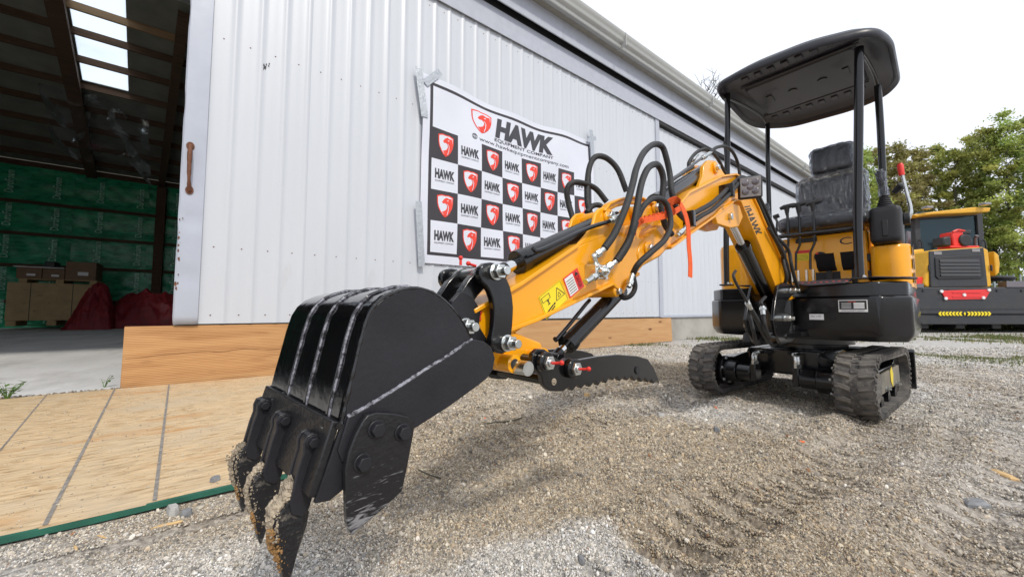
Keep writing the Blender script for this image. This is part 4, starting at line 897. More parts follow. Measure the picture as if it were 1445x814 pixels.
tag(tp.build('label_print', black_lbl, seatbox), kind='stuff')
MB().box(.08, .30, -.30, .36, 1.055, 1.065).build('pedal_shelf', plastic_blk, ex) if 0 else None
MB().box(.141, .144, .10, .25, .93, 1.01).build('access_slot', plastic_blk, seatbox)
for yb in (.415, .475):
    for zb in (1.10, .975):
        hb = MB().box(.19 if yb > .45 else .141, .20 if yb > .45 else .148, yb - .01, yb + .045, zb - .028, zb + .028).build('hinge', plastic_blk, ex, bevel=.003)
        for q in (.010, -.012): MB().bolt((.20 if yb > .45 else .148, yb + .018, zb + q), (1, 0, 0), .006, .005, False).build('bolt', zinc, hb)
# yellow sticker on the far cowl
yl = MB().box(.183, .187, -.475, -.42, 1.10, 1.19).build('warning_label', yellow_lbl, ex)
MB().box(.1872, .1878, -.468, -.427, 1.145, 1.180).build('label_print', black_lbl, yl)
# pedals
for y in (.19, .335):
    pd = MB(); pd.prism([(.36, 1.12), (.37, 1.13), (.30, 1.05), (.24, 1.02), (.24, 1.005), (.31, 1.035)], y - .055, y + .055); pd.box(.20, .25, y - .01, y + .02, .90, 1.01); pd.build('pedal', plastic_blk, ex, bevel=.004)
# floor deck and mats
def matmesh(poly, z, amp, seed, curl):
    r0 = rr(poly, .05, 4); cx = sum(p[0] for p in r0) / len(r0); cy = sum(p[1] for p in r0) / len(r0); rings = []
    for k in (.0, .25, .5, .75, .9, 1.0):
        rg = []
        for x, y in r0:
            X_, Y_ = cx + (x - cx) * k, cy + (y - cy) * k
            dz = amp * mnoise.noise(Vector((X_ * 5, Y_ * 5, seed))); dz -= curl * max(0, X_ - .585) 
            rg.append((X_, Y_, z + dz))
        rings.append(rg)
    mb = MB(); mb.loft(rings, False, False); o = mb.build('floor_mat', mat_rub, ex, ang=80); sm = o.modifiers.new('s', 'SOLIDIFY'); sm.thickness = .006; return o
matmesh([(.69, .12), (.66, .36), (.45, .38), (.25, .34), (.25, .02), (.56, .02)], .915, .012, 1, .45)
matmesh([(.54, -.36), (.56, .0), (.25, .0), (.22, -.32)], .905, .010, 2, .2)
matmesh([(.60, .44), (.50, .62), (.22, .66), (.22, .46), (.45, .42)], .915, .02, 3, .5)
# levers: three blade/auxiliary levers
for (y, zt) in ((-.03, 1.535), (.045, 1.535), (.135, 1.53)):
    lv = MB(); lv.tube([(.34, y, zt - .03), (.34, y + .003, 1.30), (.34, y - .002, 1.22), (.34, y - .03, 1.15), (.34, y - .035, 1.02)], .0085, 8, smooth=0)
    lo_ = lv.build('control_lever', black_paint, ex)
    kb = MB(); kb.tube([(.345, y - .045, zt - .005), (.34, y - .02, zt + .004), (.34, y + .03, zt + .008), (.335, y + .055, zt + .014)], [.012, .018, .018, .012], 10); kb.cyl((.34, y, zt - .065), (.34, y, zt), .010, .021, 10); kb.build('knob', plastic_blk, lo_, bevel=.003)
    MB().cyl((.34, y + .001, 1.30), (.34, y + .002, zt - .05), .0095, n=8).build('lever_sleeve', black_paint, lo_)
    bk = MB(); bk.box(.325, .355, y - .065, y - .052, .90, 1.02); bk.box(.325, .355, y - .025, y - .012, .90, 1.02); bk.build('lever_bracket', zinc, lo_, bevel=.002)
# front handrail
mb = MB(); mb.tube([(.60, .40, 1.262), (.57, .39, 1.262), (.56, .30, 1.262), (.555, -.10, 1.268), (.50, -.16, 1.268), (.36, -.19, 1.262)], .016, 12, smooth=4); mb.build('handrail', black_paint, ex)
# seat
def cushion(x0, x1, y0, y1, z0, z1, rnd, name, m, par, tilt=0, puff=.02, wr=0., seed=0):
    nx, ny, nz = (10, 12, 10) if not wr else (14, 30, 30); v = []; f = []
    mb = MB(); idx = {}
    def P(i, j, k):
        u, v_, w_ = i / nx * 2 - 1, j / ny * 2 - 1, k / nz * 2 - 1
        hx, hy, hz = (x1 - x0) / 2, (y1 - y0) / 2, (z1 - z0) / 2
        x, y, z = u * hx, v_ * hy, w_ * hz
        ix, iy, iz = max(-hx + rnd, min(hx - rnd, x)), max(-hy + rnd, min(hy - rnd, y)), max(-hz + rnd, min(hz - rnd, z))
        d = Vector((x - ix, y - iy, z - iz)); 
        if d.length > 1e-6: d = d.normalized() * rnd
        q = Vector((ix, iy, iz)) + d
        q.x += puff * (1 - v_ * v_) * (1 - w_ * w_) * (1 if u > 0 else 0)
        if wr:
            nn = 1.2 * mnoise.noise(Vector((y * 20 + z * 12, z * 9 - y * 6, seed))) + 1.0 * mnoise.noise(Vector((y * 46 + z * 30, z * 18, seed + 2)))
            q += q.normalized() * wr * (nn + .7)
        return q
    R_ = Matrix.Rotation(tilt, 4, 'Y'); c = Vector(((x0 + x1) / 2, (y0 + y1) / 2, (z0 + z1) / 2))
    def vid(i, j, k):
        if (i, j, k) not in idx: idx[(i, j, k)] = len(v); v.append(tuple(c + R_ @ P(i, j, k)))
        return idx[(i, j, k)]
    for j in range(ny):
        for k in range(nz):
            f.append((vid(nx, j, k), vid(nx, j + 1, k), vid(nx, j + 1, k + 1), vid(nx, j, k + 1))); f.append((vid(0, j, k), vid(0, j, k + 1), vid(0, j + 1, k + 1), vid(0, j + 1, k)))
    for i in range(nx):
        for k in range(nz):
            f.append((vid(i, 0, k), vid(i + 1, 0, k), vid(i + 1, 0, k + 1), vid(i, 0, k + 1))); f.append((vid(i, ny, k), vid(i, ny, k + 1), vid(i + 1, ny, k + 1), vid(i + 1, ny, k)))
        for j in range(ny):
            f.append((vid(i, j, 0), vid(i, j + 1, 0), vid(i + 1, j + 1, 0), vid(i + 1, j, 0))); f.append((vid(i, j, nz), vid(i + 1, j, nz), vid(i + 1, j + 1, nz), vid(i, j + 1, nz)))
    mb.add(v, f); o = mb.build(name, m, par, ang=75); 
    s_ = o.modifiers.new('sub', 'SUBSURF'); s_.levels = 1; s_.render_levels = 1; return o
seat = empty('seat', (0, 0, 0)); seat.parent = ex
cushion(-.14, .30, -.10, .42, 1.33, 1.44, .05, 'seat_cushion', seat_vinyl, seat, R(-4), .0)
cushion(-.10, .02, -.02, .41, 1.40, 1.82, .055, 'backrest', seat_vinyl, seat, R(-8), .0)
cushion(-.13, -.02, .075, .345, 1.86, 2.07, .035, 'headrest', seat_vinyl, seat, R(-6), .0)
cushion(-.03, .035, .08, .32, 1.44, 1.78, .03, 'back_pad', seat_vinyl, seat, R(-8), .0)
cushion(-.15, .315, -.115, .435, 1.325, 1.452, .055, 'plastic_cover', film, seat, R(-4), 0, .007, 3)
cushion(-.108, .040, -.03, .42, 1.39, 1.84, .06, 'plastic_cover', film, seat, R(-8), 0, .009, 7)
cushion(-.137, -.013, .068, .352, 1.852, 2.082, .04, 'plastic_cover', film, seat, R(-6), 0, .006, 11)
# right-hand (near) console with joystick
co = cushion(-.10, .26, .43, .60, 1.18, 1.45, .035, 'console', plastic_blk, ex, 0, 0)
MB().box(.262, .270, .50, .53, 1.23, 1.34).build('console_slot', black_lbl, co, bevel=.003)
MB().cyl((.10, .60, 1.36), (.10, .635, 1.36), .042, n=20).build('pivot_knob', plastic_blk, co, bevel=.005)
def joystick(x, y, z, lean, name='joystick'):
    b = MB(); n = 7
    prof = []
    for i in range(n): zz = z + i * .016; r = .055 - i * .005; prof += [(zz, r), (zz + .008, r - .008)]
    b.loft([[(x + lean * (q - z) + r * math.cos(t), y + r * math.sin(t), q) for t in np.linspace(0, 2 * PI, 16, endpoint=False)] for q, r in prof]); js = b.build(name, plastic_blk, ex, ang=30)
    g_ = MB(); g_.tube([(x + lean * .1, y, z + .10), (x + lean * .13, y - .004, z + .16), (x + lean * .18 + .006, y - .01, z + .22), (x + lean * .2, y - .014, z + .265), (x + lean * .21 + .004, y - .014, z + .285)], [.016, .018, .021, .024, .016], 12, smooth=4); g_.build('grip', seat_vinyl, js)
    g_ = MB(); g_.tube([(x + lean * .1, y, z + .095), (x + lean * .13, y - .004, z + .16), (x + lean * .18 + .006, y - .01, z + .22), (x + lean * .2, y - .014, z + .265), (x + lean * .21 + .004, y - .014, z + .295)], [.030, .023, .026, .029, .018], 14, smooth=4); g_.build('plastic_cover', film, js); return js
joystick(.15, .515, 1.44, .10)
co2 = cushion(-.10, .24, -.29, -.15, 1.20, 1.36, .05, 'console', plastic_blk, ex, 0, 0)
joystick(.15, -.20, 1.35, .10)
mb = MB(); mb.tube([(.02, .56, 1.58), (.04, .60, 1.62), (.05, .615, 1.60)], [.02, .026, .018], 10); mb.build('horn_switch', plastic_blk, ex)
mb = MB(); mb.tube([(.10, .625, 1.36), (.10, .64, 1.42), (.11, .625, 1.55), (.11, .607, 1.70)], [.013, .011, .010, .010], 10, smooth=4); lk = mb.build('lockout_lever', zinc, ex); MB().tube([(.11, .607, 1.675), (.11, .603, 1.75), (.11, .602, 1.765)], [.016, .018, .012], 12).build('red_grip', red_plastic, lk)
mb = MB(); mb.tube([(.24, -.13, 1.36), (.24, -.12, 1.45), (.22, -.14, 1.50)], [.009, .009, .009], 8); mb.tube([(.22, -.15, 1.495), (.22, -.11, 1.505)], .018, 10); mb.build('throttle_lever', plastic_blk, ex)
# canopy posts
def post(pts, n='canopy_post', r=.021):
    o = MB().tube(pts, r, 14, smooth=5).build(n, black_paint, ex); b = MB().box(pts[0][0] - .05, pts[0][0] + .05, pts[0][1] - .04, pts[0][1] + .04, pts[0][2] - .006, pts[0][2] + .006).build('post_foot', black_paint, o, bevel=.003)
    for dx in (-.035, .035): MB().bolt((pts[0][0] + dx, pts[0][1] + .022, pts[0][2] + .006), (0, 0, 1), .008, .01).build('bolt', zinc, o)
    return o
post([(.60, .40, .915), (.60, .405, 1.3), (.605, .44, 2.0), (.61, .462, 2.47)], r=.025)
post([(.60, -.405, .915), (.62, -.39, 1.3), (.645, -.35, 2.0), (.655, -.33, 2.49)], r=.021)
post([(-.02, -.235, 1.30), (-.02, -.235, 1.6), (-.02, -.228, 2.1), (-.03, -.22, 2.43)], r=.019)
post([(.00, .50, 1.15), (.00, .505, 1.6), (.01, .51, 2.1), (.02, .51, 2.43)], r=.022)
MB().tube([(.655, -.33, 2.455), (.40, -.29, 2.475), (.1, -.24, 2.47), (-.03, -.22, 2.43)], .011, 10, smooth=3).build('roof_rail', black_paint, ex)
MB().tube([(.61, .462, 2.455), (.40, .48, 2.475), (.15, .50, 2.47), (.02, .51, 2.43)], .013, 10, smooth=3).build('roof_rail', black_paint, ex)
MB().cyl((.615, -.36, 1.6), (.655, -.365, 2.1), .010, n=8).build('wiring_conduit', plastic_blk, ex)
# canopy
rim = rr([(.83, -.36), (.88, -.12), (.85, .25), (.72, .55), (.50, .62), (-.15, .63), (-.34, .54), (-.42, .33), (-.38, -.12), (-.18, -.33), (.05, -.385), (.68, -.38)], .10, 6)
ccx, ccy = .24, .13
def rs(k, z, kx=None): return [(ccx + (x - ccx) * (kx or k), ccy + (y - ccy) * k, z) for x, y in rim]
cn = MB(); cn.loft([rs(.93, 2.500), rs(.95, 2.478), rs(.985, 2.466), rs(1.0, 2.476), rs(1.0, 2.502), rs(.985, 2.524), rs(.95, 2.540), rs(.90, 2.546), rs(.86, 2.580), rs(.80, 2.596), rs(.60, 2.602), rs(.3, 2.606)], cap0=False)
cn.loft([rs(.93, 2.500), rs(.86, 2.520), rs(.80, 2.530), rs(.3, 2.532)][::-1], cap1=False)
cno = cn.build('canopy', canopy_mat, ex, ang=50)
rec = rr([(.56, -.24), (.58, .44), (-.02, .46), (-.04, -.22)], .04)
mb = MB(); mb.loft([[(x, y, 2.530) for x, y in rec], [(.27 + (x - .27) * .95, .11 + (y - .11) * .96, 2.509) for x, y in rec]], cap0=False); mb.build('ceiling_panel', canopy_mat, cno, bevel=.002)
for i in range(8):
    for x in (-.16, .69):
        y = -.21 + i * .085; MB().box(x - .032, x + .032, y, y + .045, 2.521, 2.531).build('ceiling_rib', canopy_mat, cno, bevel=.006)
for x, y in ((.27, .03), (.27, .22)): MB().cyl((x, y, 2.502), (x, y, 2.510), .03, n=18).build('ceiling_recess', black_lbl, cno)
for x, y in ((.27, -.12), (.27, .36)): MB().box(x - .06, x + .06, y - .018, y + .018, 2.502, 2.5088).build('ceiling_recess', black_lbl, cno)
for x in (.585, -.055): MB().tube([(x, -.25, 2.520), (x, .1, 2.520), (x, .46, 2.520)], .007, 6).build('ceiling_bead', canopy_mat, cno)
# ---- king post and boom
kp = MB()
kpoly = [(1.179, 0.862), (1.037, 0.887), (0.81, 0.879), (0.737, 0.833), (0.987, 0.765), (1.071, 0.696), (0.891, 0.667), (0.902, 0.611), (0.988, 0.558), (0.846, 0.495), (1.176, 0.492), (1.291, 0.57), (1.325, 0.646), (1.241, 0.782)]
kp.prism(kpoly, .062, .080); kp.prism(kpoly, -.080, -.062)
kp.prism([(.60, .52), (.60, .56), (1.05, .56), (1.08, .54), (1.05, .52)], -.085, .085); kp.cyl((.70, 0, .50), (.70, 0, .86), .052, n=24); kp.box(.60, .72, -.06, .06, .56, .60)
kp.prism([(.58, -.12), (.58, .12), (.70, .07), (.76, 0), (.70, -.07)], .80, .83, 'z'); kp.prism([(.58, -.12), (.58, .12), (.70, .07), (.76, 0), (.70, -.07)], .52, .555, 'z')
kpo = kp.build('king_post', black_paint, ex, bevel=.004)
pinA, pinB = [(0.917, 0.836), (1.096, 0.655)]
for q in (pinA, pinB):
    mb = MB(); mb.cyl((q[0], .080, q[1]), (q[0], .092, q[1]), .020, n=16); mb.cyl((q[0], .092, q[1]), (q[0], .118, q[1]), .0195, n=6); mb.cyl((q[0], .118, q[1]), (q[0], .138, q[1]), .011, n=12); mb.cyl((q[0], -.08, q[1]), (q[0], -.12, q[1]), .0195, n=6); mb.build('pin_nut', zinc, kpo, bevel=.0015)
boomP = [(2.794, 0.846), (2.806, 0.893), (2.786, 0.934), (2.726, 0.972), (2.577, 1.06), (2.4, 1.189), (2.025, 1.35), (1.822, 1.411), (1.701, 1.414), (1.575, 1.367), (1.441, 1.298), (1.364, 1.248), (0.728, 0.885), (0.53, 0.81), (0.769, 0.774), (1.005, 0.816), (1.123, 0.817), (1.469, 1.085), (1.771, 1.283), (1.837, 1.273), (1.922, 1.234), (2.003, 1.194), (2.584, 0.937), (2.647, 0.899)]
bm = MB(); bm.prism(boomP, -.055, .055); boom = bm.build('boom', orange, ex, bevel=.008, seg=3)
mb = MB(); mb.band(boomP[4:13], -.066, .066, .010); mb.build('boom_flange', orange, boom, bevel=.002)
mb = MB(); mb.band(boomP[15:23], -.066, .066, .010); mb.build('boom_flange', orange, boom, bevel=.002)
# arm-cylinder bracket on the bend
bk = [(2.267, 1.243), (2.216, 1.307), (2.204, 1.359), (2.143, 1.402), (2.054, 1.423), (2.002, 1.402), (1.927, 1.382), (1.846, 1.383)]
mb = MB(); mb.prism(bk, .030, .048); mb.prism(bk, -.048, -.030); mb.build('cylinder_bracket', orange, boom, bevel=.003)
ac0, ac1 = [(2.074, 1.382), (2.656, 1.081)]
mb = MB(); mb.cyl((ac0[0], -.055, ac0[1]), (ac0[0], .058, ac0[1]), .028, n=20); mb.build('boss', orange, boom, bevel=.003)
mb = MB(); mb.cyl((ac0[0], -.06, ac0[1]), (ac0[0], .070, ac0[1]), .015, n=6); mb.build('pin_nut', zinc, boom, bevel=.002)
# boom-cylinder lugs under the bend
lgp = [(2.131, 1.144), (2.039, 1.198), (1.901, 1.246), (1.785, 1.253), (1.736, 1.201), (1.809, 1.137), (1.934, 1.111), (2.1, 1.106)]
bc0 = [(1.948, 1.165)][0]
mb = MB(); mb.prism(lgp, .040, .062); mb.prism(lgp, -.062, -.040); mb.build('cylinder_lug', orange, boom, bevel=.004)
mb = MB(); mb.cyl((bc0[0] - .0, .062, bc0[1]), (bc0[0], .078, bc0[1]), .017, n=16); mb.cyl((bc0[0], -.062, bc0[1]), (bc0[0], -.15, bc0[1]), .012, n=12); mb.cyl((bc0[0], -.08, bc0[1]), (bc0[0], -.10, bc0[1]), .02, n=6); mb.build('pin_nut', zinc, boom, bevel=.002)
# lettering on the near boom face
tl = [(1.606, 1.299), (1.74, 1.254), (1.374, 1.16), (1.528, 1.118)]
def quadmap(q, y, a=0): 
    p0, p1, p2, p3 = q  # start-top, start-bottom, end-top, end-bottom
    return lambda u, v_: ((p1[0] * (1 - v_) + p0[0] * v_) * (1 - u) + (p3[0] * (1 - v_) + p2[0] * v_) * u, y, (p1[1] * (1 - v_) + p0[1] * v_) * (1 - u) + (p3[1] * (1 - v_) + p2[1] * v_) * u)
put_text(MB(), '//HAWK', quadmap(tl, .0562), .03).build('boom_lettering', black_lbl, boom)
# ---- hydraulic cylinder helper
def cylr(name, a, b, y, frac, rb, rr_, eye=.020, fitt=True):
    A, B = Vector((a[0], y, a[1])), Vector((b[0], y, b[1])); d = (B - A).normalized(); L = (B - A).length
    mb = MB(); mb.cyl(A + d * eye, A + d * L * frac, rb, n=28); mb.cyl(A + d * (L * frac - .03), A + d * L * frac, rb * 1.13, n=28); mb.cyl(A + d * eye * .7, A + d * (eye + .02), rb * .8, rb, n=24)
    mb.cyl(A + Vector((0, -.028, 0)), A + Vector((0, .028, 0)), eye, n=20)
    o = mb.build(name, black_paint, ex, bevel=.002)
    mb = MB(); mb.cyl(A + d * L * frac, B - d * eye * .8, rr_, n=20); mb.build('rod', chrome, o)
    mb = MB(); mb.cyl(B + Vector((0, -.026, 0)), B + Vector((0, .026, 0)), eye, n=20); mb.cyl(B - d * eye * 2, B, rr_ * 1.25, n=16); mb.build('rod_eye', black_paint, o, bevel=.002)
    return o, A, B, d, L
# arm cylinder (top), barrel toward the bend
oc, A, B, d, L = cylr('arm_cylinder', ac0, ac1, .0, .86, .033, .018)
up = Vector((-d.z, 0, d.x)); up = up if up.z > 0 else -up
MB().tube([A + d * .12 + up * .046 + Vector((0, -.0, 0)), A + d * .30 + up * .046, A + d * .5 + up * .046 + Vector((0, .02, 0)), A + d * .52 + up * .03 + Vector((0, .02, 0))], .008, 8).build('oil_pipe', black_paint, oc)
# boom cylinder under the boom
bcB = [(0.933, 0.695)][0]; bcT = [(1.791, 1.227)][0]
oc2, A2, B2, d2, L2 = cylr('boom_cylinder', bcB, bcT, .0, .72, .036, .018)
# ---- stick
stP = [(3.483, 0.699), (3.343, 0.766), (3.201, 0.844), (3.125, 0.885), (3.065, 0.94), (3.033, 0.992), (2.976, 1.026), (2.904, 1.061), (2.793, 1.091), (2.694, 1.101), (2.631, 1.082), (2.649, 1.05), (2.764, 0.985), (2.785, 0.955), (2.707, 0.946), (2.698, 0.916), (2.73, 0.88), (2.804, 0.826), (2.871, 0.798), (2.906, 0.76), (2.961, 0.784), (3.295, 0.678), (3.355, 0.649), (3.271, 0.621), (3.258, 0.597), (3.286, 0.574), (3.325, 0.556), (3.404, 0.567), (3.429, 0.593), (3.449, 0.64)]
coreP = [(3.483, 0.699), (3.343, 0.766), (3.201, 0.844), (3.119, 0.884), (3.038, 0.919), (2.94, 0.959), (2.842, 0.988), (2.764, 0.985), (2.785, 0.955), (2.707, 0.946), (2.698, 0.916), (2.73, 0.88), (2.804, 0.826), (2.871, 0.798), (2.906, 0.76), (2.961, 0.784), (3.295, 0.678), (3.355, 0.649), (3.271, 0.621), (3.258, 0.597), (3.286, 0.574), (3.325, 0.556), (3.404, 0.567), (3.429, 0.593), (3.449, 0.64)]
earL = [(3.141, 0.873), (3.086, 0.918), (3.051, 0.951), (3.036, 0.991), (3.014, 1.012), (2.977, 1.024), (2.946, 1.016), (2.935, 0.987), (2.891, 0.966), (2.948, 0.94)]
earR = [(2.812, 0.968), (2.782, 1.022), (2.751, 1.072), (2.699, 1.1), (2.647, 1.098), (2.632, 1.074), (2.661, 1.037), (2.745, 0.988)]
archP = [(2.996, 0.994), (2.969, 1.021), (2.921, 1.044), (2.853, 1.067), (2.77, 1.081), (2.69, 1.076)]
sp = MB(); sp.prism(coreP, -.038, .038)
for s_y in (1, -1):
    sp.prism(coreP, s_y * .0382, s_y * .050); sp.prism(earL, s_y * .0386, s_y * .0505); sp.prism(earR, s_y * .0386, s_y * .0505)
sp.band(archP, .0390, .0500, .022)
stick = sp.build('dipper_arm', orange, ex, bevel=.006, seg=3)
mb = MB(); mb.band(stP[0:4], -.060, .060, .010); mb.build('arm_flange', orange, stick, bevel=.002)
mb = MB(); mb.band([(a_, b_ + .011) for a_, b_ in archP], .034, .060, .007); mb.build('arm_flange', orange, stick, bevel=.002)
mb = MB(); mb.band(stP[17:22] + [stP[29]], -.060, .060, .010); mb.build('arm_flange', orange, stick, bevel=.002)
for pxs in ([(2.97, 0.991), (2.675, 1.075), (2.744, 0.917), (2.934, 0.762)],):
    for q, r_, hh in zip(pxs, (.026, .024, .024, .018), (.058, .058, .064, .056)):
        mb = MB(); mb.cyl((q[0], -hh, q[1]), (q[0], hh, q[1]), r_, n=24); mb.build('boss', orange, stick, bevel=.004)
        mb = MB(); mb.cyl((q[0], -hh - .012, q[1]), (q[0], hh + .012, q[1]), r_ * .62, n=6); mb.build('pin_nut', zinc, stick, bevel=.0015)
# window between the ear and the peak (dark see-through eye) with web tube
for q, r_ in zip([(3.392, 0.583), (3.3, 0.591)], (.020, .022)):
    mb = MB(); mb.tube([(q[0], -.085, q[1]), (q[0], .085, q[1])], r_, 24); mb.tube([(q[0], .0851, q[1]), (q[0], .0856, q[1])], r_ * .62, 18); mb.build('pivot_tube', orange, stick, bevel=.003)
    MB().cyl((q[0], .0857, q[1]), (q[0], .0862, q[1]), r_ * .6, n=18).build('bore', dark_gap, stick)
# stickers
yq = [(3.282, 0.735), (3.199, 0.783), (3.164, 0.733), (3.252, 0.678)]
yk = MB().prism(yq, .0506, .0512).build('warning_sticker', yellow_lbl, stick)
def qm(q, y): 
    a, b, c, d_ = q  # TL TR BR BL
    return lambda u, v_: ((a[0] * (1 - u) + b[0] * u) * v_ + (d_[0] * (1 - u) + c[0] * u) * (1 - v_), y, (a[1] * (1 - u) + b[1] * u) * v_ + (d_[1] * (1 - u) + c[1] * u) * (1 - v_))
f_ = qm(yq, .0516); mb = MB()
def poly2(mb, pts, fn): mb.add([fn(*p) for p in pts], [list(range(len(pts)))])
def outline(mb, pts, fn, w_=.018):
    for i in range(len(pts)):
        p, q = Vector(pts[i]), Vector(pts[(i + 1) % len(pts)]); t = (q - p).normalized(); n_ = Vector((-t.y, t.x)) * w_ / 2; poly2(mb, [p - n_, q - n_, q + n_, p + n_], fn)
outline(mb, [(.03, .03), (.97, .03), (.97, .97), (.03, .97)], f_, .012); outline(mb, [(.56, .34), (.94, .34), (.75, .82)], f_, .025); outline(mb, [(.08, .66), (.40, .66), (.40, .86), (.08, .86)], f_, .02)
outline(mb, [(.68, .42), (.80, .42), (.76, .60), (.72, .56)], f_, .02)
poly2(mb, [(.22, .44), (.28, .52), (.34, .44)], f_); poly2(mb, [(.26, .52), (.30, .52), (.30, .60), (.26, .60)], f_); poly2(mb, [(.22, .64), (.28, .57), (.34, .64)], f_)
poly2(mb, [(.08, .24), (.40, .34), (.42, .28), (.10, .18)], f_); poly2(mb, [(.08, .14), (.44, .24), (.46, .19), (.10, .08)], f_); poly2(mb, [(.42, .34), (.50, .36), (.50, .28), (.44, .26)], f_)
mb.build('sticker_print', black_lbl, yk, smooth=False)
rq = [(3.187, 0.787), (3.126, 0.821), (3.095, 0.771), (3.158, 0.735)]
rk = MB().prism(rq, .0506, .0512).build('warning_sticker', red_lbl, stick)
f_ = qm(rq, .0516); mb = MB(); poly2(mb, [(.05, .06), (.60, .06), (.60, .94), (.05, .94)], f_); mb.build('sticker_field', white_lbl, rk)
f2 = qm(rq, .0519); mb = MB()
for i in range(6): poly2(mb, [(.10, .15 + i * .12), (.54, .15 + i * .12), (.54, .18 + i * .12), (.10, .18 + i * .12)], f2)
poly2(mb, [(.66, .72), (.94, .72), (.80, .92)], f2); put_text(mb, 'DANGER', lambda u, v_: f2(.70 + .2 * v_, .66 - .56 * u)); mb.build('sticker_print', black_lbl, rk, smooth=False)
# valve block and fittings
q = [(3.069, 0.81)][0]
vb = MB(); vb.box(q[0] - .026, q[0] + .022, .048, .090, q[1] - .020, q[1] + .022); vbo = vb.build('valve_block', zinc, ex, bevel=.003)
mb = MB(); mb.cyl((q[0], .090, q[1]), (q[0], .105, q[1]), .016, n=20); mb.bolt((q[0], .105, q[1]), (0, 1, 0), .010, .008); mb.build('valve_cap', zinc, vbo, bevel=.001)
for a, b in ((-.02, .016), (.016, .016), (-.02, -.015), (.016, -.015)): MB().bolt((q[0] + a, .09, q[1] + b), (0, 1, 0), .005, .006, False).build('bolt', zinc, vbo)
def fit(pts, r=.0105):
    mb = MB(); pts = [Vector(p) for p in pts]
    for a, b in zip(pts[:-1], pts[1:]):
        mb.cyl(a, b, r * .8, n=12); m1 = a.lerp(b, .15); m2 = a.lerp(b, .45); mb.cyl(m1, m2, r * 1.15, n=6)
    for p in pts[1:-1]: mb.ball(p, r * .95, 10)
    return mb.build('hose_fitting', zinc, ex, bevel=.0008)
fit([(3.068, 0.075, 0.821), (3.088, 0.08, 0.853), (3.04, 0.09, 0.886)]); fit([(3.034, 0.08, 0.821), (2.99, 0.095, 0.853)]); fit([(3.09, 0.09, 0.8), (3.154, 0.1, 0.777)])
fit([(2.926, 0.09, 0.774), (2.9, 0.09, 0.819)]); fit([(3.001, 0.075, 0.967), (2.946, 0.085, 0.996)], .012); fit([(2.566, 0.08, 0.983), (2.482, 0.085, 1.035)], .011)
fit([(3.038, -0.06, 0.872), (2.982, -0.07, 0.909)]); fit([(2.174, -0.02, 1.408), (2.097, -0.02, 1.464)]); fit([(2.152, 0.02, 1.415), (2.037, 0.02, 1.479)])
def hose(pts, r=.0105): return MB().tube(pts, r * .88, 10, smooth=7).build('hydraulic_hose', hose_rub, ex)
# big loops (pixel-derived arcs turned into real coordinates beside the boom)
hose([(3.05, 0.09, 0.88), (3.01, 0.1, 0.93), (2.963, 0.11, 1.017), (2.906, 0.1, 1.102), (2.866, 0.09, 1.161), (2.781, 0.07, 1.244), (2.69, 0.06, 1.305), (2.625, 0.06, 1.317), (2.604, 0.065, 1.28), (2.589, 0.07, 1.22), (2.597, 0.08, 1.142), (2.565, 0.085, 1.079), (2.494, 0.085, 1.053)], .0125)
hose([(2.998, 0.095, 0.848), (2.955, 0.11, 0.91), (2.942, 0.12, 0.958), (2.919, 0.12, 1.019), (2.882, 0.11, 1.082), (2.84, 0.1, 1.136), (2.782, 0.09, 1.188), (2.702, 0.08, 1.22), (2.662, 0.08, 1.18), (2.668, 0.075, 1.081), (2.66, 0.08, 1.016), (2.607, 0.08, 0.982)], .0125)
hose([(2.9, 0.09, 0.817), (2.9, 0.11, 0.846), (2.853, 0.13, 0.887), (2.776, 0.135, 0.934), (2.723, 0.13, 0.99), (2.72, 0.125, 1.043), (2.748, 0.12, 1.073), (2.807, 0.115, 1.069), (2.862, 0.11, 1.034), (2.886, 0.1, 0.988), (2.942, 0.1, 0.902), (2.986, 0.095, 0.853)], .0110)
hose([(2.884, -0.08, 1.042), (2.887, -0.09, 1.088), (2.872, -0.1, 1.168), (2.853, -0.1, 1.236), (2.827, -0.09, 1.27), (2.774, -0.08, 1.273), (2.735, -0.06, 1.234), (2.712, -0.04, 1.152)], .012)
hose([(2.982, -0.07, 0.909), (2.947, -0.1, 0.991), (2.952, -0.12, 1.069), (2.963, -0.12, 1.117), (2.951, -0.11, 1.145), (2.909, -0.1, 1.154), (2.839, -0.09, 1.147), (2.798, -0.07, 1.101)], .0115)
hose([(2.905, -0.08, 1.044), (2.871, -0.08, 1.073), (2.843, -0.07, 1.079), (2.832, -0.06, 1.061)], .011)
hose([(2.903, 0.04, 0.761), (2.907, 0.06, 0.742), (2.898, 0.08, 0.749), (2.889, 0.09, 0.775), (2.9, 0.09, 0.813)], .009)
# boom-top hoses
hose([(2.199, -0.02, 1.374), (2.189, -0.02, 1.404), (2.113, -0.02, 1.467), (2.007, -0.02, 1.516), (1.867, -0.03, 1.541), (1.76, -0.04, 1.535), (1.648, -0.05, 1.503), (1.607, -0.05, 1.471)], .010)
hose([(2.046, 0.02, 1.477), (1.891, 0.0, 1.555), (1.704, -0.02, 1.622), (1.559, -0.03, 1.635), (1.445, -0.04, 1.605), (1.415, -0.04, 1.532)], .010)
MB().tube([(2.573, 0.03, 1.165), (2.582, 0.035, 1.184), (2.406, 0.03, 1.277), (2.135, 0.02, 1.427)], .006, 8).build('oil_pipe', black_paint, ex)
hose([(2.429, 0.075, 1.086), (2.377, 0.085, 1.111), (2.244, 0.09, 1.168), (2.123, 0.09, 1.232), (2.028, 0.09, 1.286), (1.892, 0.08, 1.352), (1.746, 0.07, 1.412), (1.607, 0.07, 1.398), (1.443, 0.065, 1.318), (1.187, 0.062, 1.186), (0.952, 0.065, 1.051)], .012)
